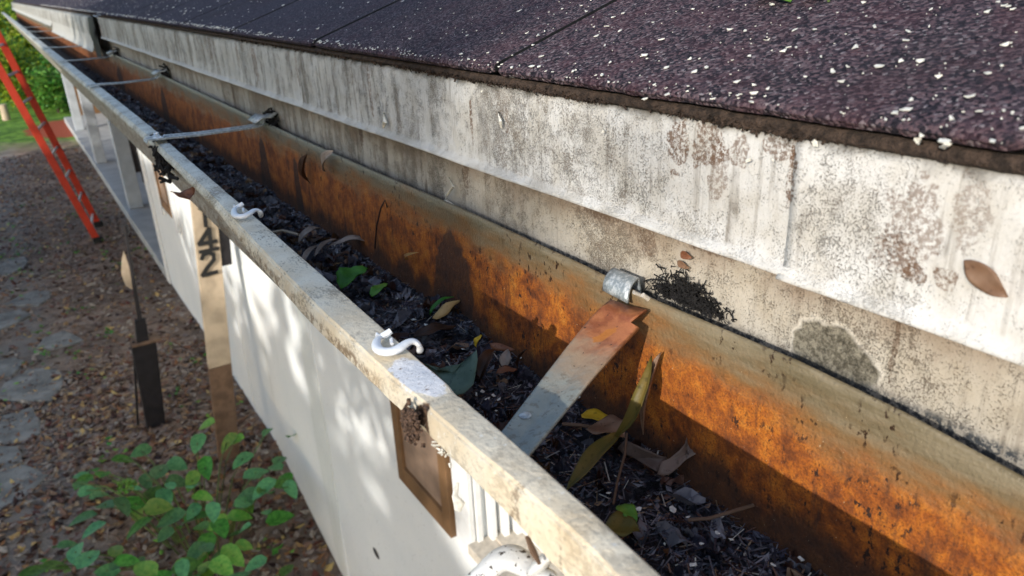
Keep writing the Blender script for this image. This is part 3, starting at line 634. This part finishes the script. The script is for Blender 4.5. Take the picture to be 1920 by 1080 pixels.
m1 = MB(); bb(m1, .70, 1, hw + .001, hw + .055, -.01, .05); m1.build('dark_side_strip', M['iron'], nb, smooth=False)  # narrow dark strip along the side of the upper board
def glyph(px, py, strokes, s):
    c = aty(px, py, 4.156 - .004); c.y = 4.156 - .003; mb = MB()
    for stt in strokes:
        pts = [c + ux*(x*s) + dz*(z*s) for x, z in stt]
        for a, b2 in zip(pts, pts[1:]):
            d = (b2 - a).normalized(); e = d.cross(nr).normalized()*s*.085; a2, b3 = a - d*s*.03, b2 + d*s*.03
            n = len(mb.v); mb.grid([[a2 - e, a2 + e, a2 + e + nr*.005, a2 - e + nr*.005], [b3 - e, b3 + e, b3 + e + nr*.005, b3 - e + nr*.005]], True); mb.cap(n, 4); mb.cap(n+4, 4)
    return mb.build('numeral', M['black'], nb, smooth=False)
glyph(384, 404, [[(-.18, .3), (0, .5), (0, -.5)]], .12)
glyph(389, 449, [[(.12, -.5), (.12, .5), (-.38, -.15), (.38, -.15)]], .12)
glyph(392, 469, [[(-.45, 0), (.45, 0)]], .11)
glyph(391, 494, [[(-.28, .25), (-.18, .45), (.05, .5), (.25, .38), (.24, .12), (-.05, -.15), (-.32, -.5), (.34, -.47)]], .12)

sk = empty('wooden_stake', (.26, 4.85, -2.6), 'dark upright stake topped by a thin rod with a pale blade', 'stake')
b0_ = atz(292, 795, -2.6); 
def col(p0, p1, w0, w1, mat, name, d=.6, par=sk):
    b = MB(); b.grid([[p + Vector((sx*w_*.5, sy*w_*.5*d, 0)) for sx, sy in ((-1,-1),(1,-1),(1,1),(-1,1))] for p, w_ in ((p0, w0), (p0.lerp(p1, .5), (w0+w1)/2), (p1, w1))], True)
    b.cap(0, 4); b.cap(8, 4); return b.build(name, mat, par, smooth=False, bevel=.004)
tp = aty(268, 640, 4.85); tp2 = aty(262, 598, 4.85); tp3 = aty(234, 428, 4.85)
col(b0_, tp, .11, .14, M['iron'], 'post'); col(tp, tp2, .07, .06, M['iron'], 'post_cap')
b = MB(); q = tp; b.box((q.x - .07, q.y - .05, q.z - .006), (q.x + .10, q.y + .05, q.z + .006)); b.build('plate', M['bark'], sk, smooth=False)
b = MB(); b.tube([tp2, tp3], [.013, .009], 8); b.tube([tp3 - Vector((0, 0, .03)), tp3 + Vector((0, 0, .02))], .022, 8); b.build('rod', M['iron'], sk)
b = MB(); b.tube([b0_ + Vector((-.10, .05, 0)), aty(250, 640, 4.85)], .008, 6); b.build('wire', M['iron'], sk)
b = MB(); P = [aty(px, py, 4.86) for px, py in ((232, 470), (228, 490), (228, 515), (235, 535), (248, 543), (252, 530))]
b.grid([[p + Vector((0, -.004, 0)) for p in P], [p + Vector((0, .004, 0)) for p in P]]); b.poly([p + Vector((0, -.004, 0)) for p in P]); b.poly([p + Vector((0, .004, 0)) for p in P]); b.build('blade', M['tan'], sk, smooth=False)

# ------------------------------------------------------------------ compost in the gutter
DZ = -.2265
def deb(x, y): return DZ + .0035*nz(x, y, 0, 22) + .0028*nz(x, y, 4, 75) + .0012*nz(x, y, 2, 240) + .006*max(0, (x - .205)/.024)*max(0, nz(0, y, 9, 14)) + (.012*max(0, 1 - abs(y - .445)/.05)*max(0, (x - .18)/.05) if abs(y - .445) < .05 else 0) - (.004 if y < .22 else 0)
cm = MB(); rows = []; y = -.03
while y < 9.5:
    rows.append([(x, y, deb(x, y)) for x in [.152 + .0021*i for i in range(37)]]); y += .003 if y < .8 else (.01 if y < 2 else .05)
cm.grid(rows)
cmo = cm.build('compost', M['compost'], None, sharp=0); tag(cmo, 'black wet leaf compost filling the bottom of the gutter', 'compost', kind='stuff')
wetb = m_leaf('wet_black_fragment', (.014, .014, .020), (.045, .044, .06), .38, 0); wetg = m_leaf('wet_grey_fragment', (.08, .078, .09), (.19, .18, .19), .4, 0)
paleb = m_leaf('pale_fragment', (.30, .27, .22), (.5, .46, .38), .6, 0)
cb = MB()
for i in range(26000):
    y = .05 + random.random()**1.7*3.2; x = random.uniform(.157, .227); s = random.uniform(.0006, .0030)**1.0 * (1 if y < .4 else 1.5 if y < 1.2 else 2.2)
    cb.mi = random.choices((0, 1, 2, 3, 4), (9, 4, .55, .9, .8))[0]
    if cb.mi == 2: s *= .45
    scatterleaf(cb, Vector((x, y, deb(x, y) + random.uniform(0, .0022))), s, .55, random.uniform(.25, .6))
for i in range(9000):                                   # needles and fibres
    y = .06 + random.random()**1.5*1.6; x = random.uniform(.158, .227); a = random.uniform(0, 6.28); ln = random.uniform(.001, .006); wq = random.uniform(.00012, .0004)
    u = Vector((math.cos(a), math.sin(a), random.uniform(-.35, .35)))*ln; v = Vector((-math.sin(a), math.cos(a), 0))*wq; c = Vector((x, y, deb(x, y) + random.uniform(.0004, .003)))
    cb.mi = random.choices((0, 1, 2, 3, 4), (5, 4, .5, 1.2, 1))[0]; cb.poly([c - u - v, c + u - v, c + u + v, c - u + v])
for i in range(760):                                    # half rotted, crumpled leaves
    y = .07 + random.random()**.9*2.4; x = random.uniform(.166, .222); a = random.uniform(0, 6.28); cb.mi = random.choices((0, 1, 4, 3), (4, 5, 2, 1))[0]
    ln = random.uniform(.006, .017)*(1 if y < .4 else 1.35); c = Vector((x, y, deb(x, y) + .002)); rows_ = []; ph = random.uniform(0, 6)
    for k in range(6):
        t = k/5; wv = ln*.24*math.sin(math.pi*(.06 + .88*t)); p = c + Vector((math.cos(a), math.sin(a), 0))*ln*(t-.5); v = Vector((-math.sin(a), math.cos(a), random.uniform(-.6, .6)))
        rows_.append([p + v*wv*q + Vector((0, 0, .0025*math.sin(ph + 5*t + 2.5*q) + .002*q*q)) for q in (-1, -.35, .3, 1)])
    if all(r[0].x < .228 and r[3].x < .228 for r in rows_): cb.grid(rows_)
o = cb.build('compost_fragments', [wetb, wetg, paleb, L['brown'], L['dkbrown']], None, smooth=False); tag(o, 'broken leaf fragments strewn over the black compost', 'leaf fragments', kind='stuff')

# ------------------------------------------------------------------ single leaves (each its own thing)
def leaf(p0, p1, wd, mat, label, curl=.2, fold=.3, cat='leaf', name='leaf', nrm=(0, 0, 1), twist=0, tipp=.75, nseg=12, group=None, mid=None, serr=0, veins=True):
    P0, P1 = Vector(p0), Vector(p1); d = P1 - P0; ln = d.length; d.normalize(); nrm = Vector(nrm); s = d.cross(nrm).normalized(); nrm = s.cross(d)
    mb = MB(); rows = []; off = random.uniform(0, 9)
    for i in range(nseg+1):
        t = i/nseg; wv = wd*.5*math.sin(math.pi*t**tipp)**.75 if 0 < i < nseg else wd*.02
        wv *= 1 + (serr if i % 2 else -serr)
        an = twist*(t-.5); ss = s*math.cos(an) + nrm*math.sin(an); nn = nrm*math.cos(an) - s*math.sin(an)
        p = P0 + d*ln*t + nrm*curl*ln*4*t*(1-t)
        if mid is not None: p += Vector(mid)*4*t*(1-t)
        p += nn*.03*wd*math.sin(off + t*9)
        rows.append([p + ss*wv*k + nn*(fold*wv*abs(k)**1.5 + (.05*wd*math.sin(off + 12*t + 3*k))*abs(k)) for k in (-1, -.66, -.33, -.06, 0, .06, .33, .66, 1)])
    mb.grid(rows); o = mb.build(name, mat, None, sharp=0); md = o.modifiers.new('t', 'SOLIDIFY'); md.thickness = .00025
    rebase(o); 
    return tag(o, label, cat, group)
D = DZ + .006
def G(px, py, h=0): return atz(px, py, D + h)
leaf(G(640,543,.002), G(692,506,.010), .024, L['green'], 'ribbed bright green leaf on black compost near the gutter middle', .10, .5, serr=.06)
leaf(G(697,557,.003), G(727,533,.006), .010, L['lime'], 'small green leaf turning brown, right of the ribbed green leaf', .1, .3)
leaf(G(805,590,.003), G(851,556,.012), .005, L['green'], 'narrow dark green leaf tucked behind the curled tan leaf', .15, .4)
leaf(G(811,597,.003), G(862,562,.012), .011, L['tan'], 'curled tan leaf leaning on the rusty gutter back', .16, -.7)
leaf(G(700,455,.006), G(612,466,.006), .013, L['greybrown'], 'long grey brown leaf lying across the compost under the wire loop', .12, .3)
leaf(G(560,455,.004), G(612,432,.008), .010, L['greybrown'], 'crumpled grey leaf left of the long grey brown leaf', .2, .5)
leaf(G(590,482,.003), G(640,452,.006), .006, L['greybrown'], 'thin curled grey leaf below the long grey brown leaf', .15, .7)
leaf(G(566,498,.003), G(600,462,.004), .006, L['greybrown'], 'pale narrow leaf against the front lip beside the grey leaves', .1, .6)
leaf(G(775,632,.002), G(855,612,.004), .014, L['dkbrown'], 'flat dark brown leaf below the curled tan leaf', .05, .2)
leaf(G(893,652,.004), G(905,628,.012), .006, L['yellow'], 'small yellow curled leaf at the foot of the rusty back', .1, .5)
leaf(G(918,643,.013), G(965,656,.010), .006, L['russet'], 'rolled russet leaf right of the small yellow curled leaf', .10, -1.2)
leaf(G(900,712,.004), G(930,655,.014), .009, L['dkbrown'], 'dark folded leaf under the rolled russet leaf', .15, .8)
leaf(G(946,690,.004), G(953,655,.012), .007, L['greybrown'], 'mottled grey leaf hanging from the rolled russet leaf', .1, .5)
leaf(G(930,700,.004), G(970,694,.005), .008, L['russet'], 'flat red brown leaf scrap on compost left of the strap', .05, .3)
leaf(G(988,655,.018), G(970,690,.004), .005, L['dkbrown'], 'slim brown leaf standing against the rust left of the strap', .1, .4)
leaf(G(1090,778,.004), G(1160,795,.003), .010, L['yellow'], 'bright yellow leaf on compost right of the strap', .05, .25, tipp=.55)
leaf(G(1108,800,.006), G(1170,818,.010), .020, L['brown'], 'rounded brown leaf overlapping the bright yellow leaf', .10, .2, tipp=.8)
leaf(G(1161,948,.003), G(1194,980,.004), .008, L['lime'], 'small oval bright green leaf near the bottom of the gutter', .08, .2)
leaf(G(1135,985,.004), G(1200,996,.003), .015, L['olive'], 'olive brown oval leaf emerging from under the front lip', .06, .2)
leaf(atx(1222,668,.222), G(1150,828,.012), .008, L['olive'], 'long olive leaf strip hanging from the strap end', .0, .6, mid=(-.004, -.01, .004), tipp=1.0)
leaf(G(1165,810,.016), G(1062,922,.008), .009, L['olive'], 'lower bent half of the olive leaf strip on the compost', .04, .6, tipp=.9)
leaf(atx(1240,660,.225), G(1205,815,.012), .004, L['brown'], 'thin brown curled strip beside the long olive leaf strip', .05, 1.2)
leaf(atx(577,288,.226), atx(583,345,.226), .011, L['dkbrown'], 'dark curled leaf stuck upright on the gutter back', .15, .9, nrm=(-1, 0, .2))
leaf(atx(626,283,.226), atx(612,322,.225), .010, L['greybrown'], 'pinkish brown leaf hooked over the gutter back edge', .15, .6, nrm=(-1, 0, .3))
leaf(atx(768,486,.227), atx(786,473,.223), .0028, L['tan'], 'pale leaf scrap standing out from the rusty back', .2, .6, nrm=(-1, 0, .3))
leaf(atx(1808,488,.2240), atx(1888,558,.2225), .0068, L['brown'], 'pointed brown leaf stuck on the white flashing at the right', .03, .15, nrm=(-1, 0, .2), tipp=.9)
leaf(atx(1276,474,.2375), atx(1297,484,.238), .0035, L['russet'], 'tiny red brown leaf scrap on the board above the hook', .1, .3, nrm=(-1, 0, .2))
leaf(atx(1270,490,.2385), atx(1292,503,.2385), .003, L['brown'], 'tiny dull brown scrap below the red brown scrap', .1, .3, nrm=(-1, 0, .2))
leaf(atz(337,362,-.163), atz(356,376,-.166), .020, L['russet'], 'dry red brown leaf caught under the gutter lip above the number board', .1, .4)
leaf(roofp(.0915, .262, .006), roofp(.0860, .238, .0055), .013, L['lime'], 'bright green leaf on the shingles at the top edge', .1, .25)
leaf(roofp(.090, .236, .006), roofp(.088, .223, .006), .007, L['green'], 'small folded green leaflet beside the bright green roof leaf', .1, .4)
leaf(roofp(.10, 1.16, .008), roofp(.09, 1.02, .010), .012, L['dkbrown'], 'dark narrow leaf lying on the far shingles at the top', .08, .6)
def traced(outline, mat, label, bump_=.0015, plane=None):
    "a leaf cut to an outline, laid at its real height on the compost, cupped and creased"
    P = [atz(px, py, D + h) for px, py, h in outline]; n = len(P); c = sum(P, Vector())/n; mb = MB(); rows = []
    for k, f in enumerate((1, .72, .45, .2, .02)):
        rows.append([c.lerp(p, f) + Vector((0, 0, -bump_*(1-f)*1.5 + bump_*.6*math.sin(3*i + 5*f))) for i, p in enumerate(P)])
    mb.grid(rows, True); o = mb.build('leaf', mat, None, sharp=0); md = o.modifiers.new('t', 'SOLIDIFY'); md.thickness = .0003
    rebase(o); return tag(o, label, 'leaf')
traced([(783,676,.004),(800,684,.006),(818,692,.008),(840,688,.010),(862,681,.013),(880,670,.016),(894,655,.020),(896,675,.017),(892,700,.012),(888,722,.008),(870,738,.004),(850,742,.003),(832,722,.004),(808,695,.004)], L['greygreen'], 'broad grey green torn leaf leaning against the front lip', .001)
traced([(1158,838,.006),(1172,826,.010),(1192,832,.010),(1215,845,.009),(1238,853,.008),(1250,858,.006),(1244,876,.003),(1232,886,.002),(1212,872,.003),(1190,860,.003),(1168,850,.004)], L['dry'], 'grey brown leaf arm running down to the V of dry leaf', .0008)
traced([(1232,887,.004),(1240,868,.007),(1256,857,.009),(1274,846,.011),(1284,830,.014),(1290,812,.016),(1304,799,.017),(1322,797,.017),(1335,810,.016),(1337,832,.013),(1326,850,.010),(1304,852,.009),(1286,862,.007),(1272,876,.005),(1256,890,.003),(1242,892,.003)], L['dry'], 'paddle shaped grey brown leaf against the rusty gutter back', .0010)
# twigs
def twig(pts, r, mat, label, name='twig', cat='twig'):
    mb = MB(); mb.tube(pts, r, 6); o = rebase(mb.build(name, mat, None)); return tag(o, label, cat)
twig([atx(703,465,.224), atx(706,425,.222), atx(714,390,.222), atx(722,375,.223), atx(726,388,.226)], .0007, M['iron'], 'thin dark looped stem against the rusty gutter back')
twig([G(1150,945,.002), G(1157,905,.004), G(1172,850,.008), G(1175,812,.014)], .0006, M['bark'], 'thin upright stalk right of the olive leaf strip')
twig([G(1420,945,.002), G(1370,960,.006), G(1330,972,.003), G(1290,975,.002)], .0008, M['bark'], 'forked thin brown twig at the foot of the near rust')
twig([G(500,437,.004), G(530,432,.006), G(560,440,.005)], .0012, M['tan'], 'pale bent stalk on the compost behind the far clip')
twig([G(1055,795,.002), G(1085,797,.004), G(1130,803,.002)], .0009, M['bark'], 'short stalk lying across compost right of the strap')
twig([roofp(.0965, .228, .006), roofp(.088, .220, .0055)], .0006, M['stem'], 'short green leaf stalk on the roof under the green leaf')
# nest of needles above the hook
nb_ = MB()
for i in range(900):
    p = Vector((FX - random.uniform(.0005, .006), random.gauss(.231, .010), 0)); p.y = max(.205, min(.258, p.y)); p.z = -.1445 + abs(random.gauss(0, 1))*.0055*max(.15, 1-((p.y-.234)/.026)**2)**.5
    d = Vector((random.uniform(-.5, .3), random.gauss(0, 1), random.gauss(0, .6))).normalized()*random.uniform(.0006, .0026)
    nb_.tube([p - d, p + Vector((0, random.uniform(-.0008, .0008), random.uniform(-.0008, .0008))), p + d], random.uniform(.00012, .0004), 4, caps=False)
o = rebase(nb_.build('debris_tuft', M['dark'], None)); tag(o, 'ragged black tuft of needles packed behind the gutter hook', 'debris tuft')

# ------------------------------------------------------------------ paint flakes
def flakemesh(mb, c, u, v, nrm, s):
    n = random.randint(4, 6); a0 = random.uniform(0, 6.28); asp = random.uniform(.3, .8); th = random.uniform(0, 3.14); e = u*math.cos(th) + v*math.sin(th); f = -u*math.sin(th) + v*math.cos(th)
    ring = []
    for k in range(n):
        a = a0 + 6.283*k/n + random.uniform(-.3, .3); r = s*random.uniform(.6, 1.1); q = c + e*math.cos(a)*r + f*math.sin(a)*r*asp; q += nrm*(.45*s*math.cos(a)**2*bend); ring.append(q)
    base = len(mb.v); mb.v += [tuple(q) for q in ring] + [tuple(q + nrm*.0003) for q in ring]
    mb.f.append(tuple(range(base, base+n))); mb.f.append(tuple(range(base+n, base+2*n))); mb.m += [0, 0]
    for k in range(n): mb.f.append((base+k, base+(k+1) % n, base+n+(k+1) % n, base+n+k)); mb.m.append(0)
ru, rv, rn = (roofp(1, 0) - roofp(0, 0)), Vector((0, 1, 0)), (roofp(0, 0, 1) - roofp(0, 0, 0))
bend = 1
def roofray(px, py):
    d = ray(px, py); s = (RZ + .0042 - RX*TP)/(d.z - d.x*TP); return d*s
spots = [roofray(*p) + rn*.0008 for p in ((1295,115),(1135,90),(1250,130),(1480,92),(1580,158),(1605,95),(1640,55),(1415,165),(1440,80),(1337,190),(1252,182),(1410,195),(1540,110),(1590,130),(1562,140),(1878,128),(1850,28),(1898,22),(1700,80),(1745,22),(1620,10),(1650,130),(1490,60),(1520,20),(1405,110),(1370,60),(1300,20),(1225,45),(1055,20),(1100,25),(1040,30),(1150,35),(1010,70),(880,115),(960,130),(770,75),(700,95),(1210,190),(1325,130),(1210,108),(1130,145),(1470,100))]
spots += [roofray(*p) + rn*.0008 for p in ((1820,187),(1838,214),(1885,90),(1860,270),(1760,150),(1700,210),(1690,120),(1730,262),(1770,270),(1440,172))]
fnum = 0
fm = [L_ for L_ in [M['flake']]]
for i in range(235):
    if i < len(spots): c = spots[i]; s = random.uniform(.0011, .0021)
    else:
        y = .09 + random.random()**1.6*2.1; edge = random.random() < (.15 if y < .45 else .5)
        sl_ = random.uniform(.0005, .006) if edge else random.uniform(.004, .125); c = roofp(sl_, y, .0050); s = random.uniform(.0006, .0016)*(1 + .9*min(y, 1.5)); 
        c = c + rn*(s*.1)
    mb = MB(); bend = random.uniform(-.2, 1.2); flakemesh(mb, c, ru, rv, rn, s)
    o = rebase(mb.build('paint_flake', M['flake'], None, smooth=False)); tag(o, 'small white paint flake lying on the dark shingles', 'paint flake', 'white flakes on the shingles')
mb = MB(); bend = .6
for i in range(1600):
    y = .06 + random.random()**1.5*4.5
    if random.random() < (.15 if y < .45 else .5): c = roofp(random.uniform(-.0005, .006), y, .0046); s = random.uniform(.0003, .0009)*(1+.8*min(y, 2.5))
    else: c = roofp(random.uniform(0, .13), y, .0046); s = random.uniform(.00015, .0005)*(1+1.1*min(y, 3))
    flakemesh(mb, c, ru, rv, rn, s)
o = mb.build('paint_crumbs', M['flake'], None, smooth=False); tag(o, 'tiny white paint crumbs sprinkled over shingles and shingle edge', 'paint crumbs', kind='stuff')
def spot_flake(px, py, plane, s, label, group=None):
    mb = MB()
    if plane == 'comp': c = G(px, py, -.001); u, v, n_ = Vector((1, 0, 0)), Vector((0, 1, 0)), Vector((0, 0, 1))
    elif plane == 'face': c = atx(px, py, .2236); u, v, n_ = Vector((0, 1, 0)), Vector((0, 0, 1)), Vector((-1, 0, 0))
    flakemesh(mb, c, u, v, n_, s); o = rebase(mb.build('paint_flake', M['flake'], None, smooth=False)); tag(o, label, 'paint flake', group)
for px, py, s in ((915,665,.0030),(868,655,.0016),(995,650,.0014),(975,672,.002),(893,740,.003),(905,735,.0026),(915,748,.0026),(925,742,.002),(935,750,.002),(1085,745,.0015),(1255,885,.0012),(1262,957,.003),(1197,955,.0016),(1352,967,.0025),(1290,970,.0012),(1140,925,.0018),(832,598,.0025),(800,610,.003),(775,600,.0022),(790,570,.0014),(745,560,.0012),(1345,1000,.0018),(1370,1012,.0016),(1500,1048,.0022),(1315,1020,.0014),(1300,1060,.002),(1450,1060,.0016),(870,690,.0014),(838,700,.0016)):
    bend = .3; spot_flake(px, py, 'comp', s, 'white paint chip lying on the black compost', 'white chips on the compost')
for px, py, s in ((1405,300,.0020),(1722,262,.0018),(1775,272,.0028),(1450,300,.0014),(1132,245,.0014),(1530,270,.0018),(905,170,.0015)):
    bend = .8; spot_flake(px, py, 'face', s, 'curled white paint flake caught under the shingle edge', 'flakes under the shingle edge')
# peeling paint curls
def curl(pts, r, mat, label, flat=.5, name='paint_curl'):
    mb = MB(); mb.tube(pts, r, 8, flat); o = rebase(mb.build(name, mat, None)); return tag(o, label, 'paint curl')
curl([atx(842,333,.239), atx(850,350,.237), atx(838,365,.237), atx(835,375,.238), atx(852,385,.239)], [.0006, .0013, .0016, .0016, .0006], M['flake'], 'worm like curl of pale peeling paint on the board mid gutter')
curl([atx(720,212,.2235), atx(722,228,.222), atx(718,240,.2225)], [.0008, .0028, .001], M['flake'], 'small peeling white curl on the far flashing')
curl([atx(935,210,.2236), atx(938,228,.222), atx(940,240,.2235)], [.0006, .0016, .0004], M['flake'], 'tiny white peel near the middle of the flashing')

# ------------------------------------------------------------------ light clips on the lip
def clip(px, py, label, k=1.0, rk=1.0):
    z0 = -H + .0026
    def q(a, b, h): return atz(px + a*k, py + b*k, z0 + h)
    t = empty('gutter_clip', atz(px, py, -H), label, 'clip', 'white plastic clips on the gutter lip')
    mb = MB(); pts = [q(-27, -17, .0004), q(-37, -11, .0004), (q(-41, 1, .0004)), q(-36, 12, .0004), q(-22, 16, .0006), q(-4, 13, .001), q(10, 4, .0016), q(20, -4, .002), q(31, -6, .0015), q(40, 0, .0), q(43, 10, -.003), q(42, 18, -.006)]
    mb.tube(pts, [.0011*rk, .0016*rk] + [r*rk for r in (.0022, .0026, .0028, .0027, .0024, .0021, .0022, .0022, .0019, .0012)], 12, .62); h = mb.build('hook', M['plastic'], t); sd = h.modifiers.new('s', 'SUBSURF'); sd.levels = 1; sd.render_levels = 2
    mb = MB(); mb.tube([q(-30, -14, .0002), q(-20, -19, .001), q(-12, -25, .002)], [.0014*rk, .0016*rk, .0014*rk], 8); mb.tube([q(-36, -14, .0006), q(-39, -21, .0016)], [.0014*rk, .0004], 8)
    mb.tube([q(-10, 0, .0004), q(-11, -9, .001)], .0008*rk, 6); mb.build('tab', M['plastic'], t)
clip(745, 645, 'white plastic hook clip on the lip beside the grey green leaf'); clip(463, 397, 'white plastic hook clip on the lip above the number board', .62, 1.0)
clip(300, 256, 'small whitish clip on the lip beside the second strap', .3, .8)

# dirt tuft and peel under the lip
mb = MB()
for i in range(30):
    p = atz(832, 838, -.155) + Vector((random.gauss(0, .0012), random.gauss(0, .0025), random.gauss(0, .0014))); d = Vector((random.gauss(0, 1), random.gauss(0, 1), random.gauss(0, 1))).normalized()*random.uniform(.0008, .003)
    mb.tube([p, p + d], [.0006, .0003], 4)
o = rebase(mb.build('peel_tuft', M['flake'], None)); tag(o, 'tattered cream paint peel hanging on the lip face below the joint', 'paint peel')
mb = MB(); mb.tube([atz(858,905,-.175), atz(853,930,-.178), atz(862,945,-.180), atz(858,958,-.182)], [.0006, .0012, .0022, .0014], 6, .4); o = rebase(mb.build('peel_scrap', M['flake'], None)); tag(o, 'scrap of pale paper like peel below the lip by the brown shutter', 'paint peel')
mb = MB()
for i in range(420):
    p = Vector((.0945 + random.gauss(0, .0008), random.gauss(.2268, .0024), random.gauss(-.152, .0028))); d = Vector((random.gauss(0, .4), random.gauss(0, 1), random.gauss(0, 1))).normalized()*random.uniform(.0004, .0013)
    mb.tube([p - d, p + d], random.uniform(.0004, .0009), 4)
o = rebase(mb.build('dirt_clot', m_plain('bark_brown_dirt', (.10, .06, .04), .95, .6, 500), None)); tag(o, 'clot of brown bark dirt in the lip joint beside the white patch', 'dirt')
mb = MB()
for i in range(200):
    p = Vector((interp(outer, .845) + random.gauss(.003, .002), random.gauss(.845, .02), random.gauss(-.162, .007))); d = Vector((random.gauss(0, .6), random.gauss(0, 1), random.gauss(0, 1))).normalized()*random.uniform(.001, .006)
    mb.tube([p - d, p + d], random.uniform(.0006, .002), 4)
o = rebase(mb.build('dirt_clot', M['dark'], None)); tag(o, 'black dirt hanging in the lip joint under the second strap', 'dirt')

# ------------------------------------------------------------------ bent white bracket below the lip
br = NT('dirty_white_enamel', .45, .45)
bc = br.mix(br.st(br.noise(90, 3), .35, .65), (.62, .62, .60), (.72, .72, .70))
bc = br.mix(br.st(br.noise(420, 2), .62, .66), bc, (.05, .035, .025))
bc = br.mix(br.st(br.ma('ADD', br.noise(110, 4, .7), br.ell(.185, .118, .012, .008, 'yx', .5, 150)), 1.0, 1.25), bc, (.06, .032, .022))
brm = br.fin(bc, br.noise(300, 3), .0006)
bk = empty('downspout_bracket', atz(960, 1060, -.19), 'dirty white bent bracket hanging below the lip at the bottom edge', 'bracket')
zb = -.185
mb = MB(); pts = [atz(850, 1118, zb-.01), atz(905, 1078, zb-.004), atz(930, 1052, zb), atz(958, 1040, zb+.002), atz(990, 1063, zb), atz(1010, 1075, zb+.002), atz(1040, 1082, zb + .01)]
mb.tube(pts, [.0035, .0042, .0056, .0064, .0050, .0036, .0025], 14, .6); o = mb.build('arm', brm, bk, sharp=0); s_ = o.modifiers.new('s', 'SUBSURF'); s_.levels = 1; s_.render_levels = 2
mb = MB(); pts = [atz(1045, 1030, zb+.016), atz(1025, 1045, zb+.012), atz(1012, 1062, zb+.006), atz(1000, 1072, zb+.002)]
mb.tube(pts, [.002, .004, .0055, .004], 12, .5); o = mb.build('lobe', brm, bk, sharp=0); s_ = o.modifiers.new('s', 'SUBSURF'); s_.levels = 1; s_.render_levels = 2
mb = MB(); mb.tube([atz(988, 1005, -.165), atz(1000, 1035, -.168), atz(1012, 1058, -.170)], [.0008, .0012, .0006], 6, .6); mb.build('dirt_streak', M['bark'], bk)
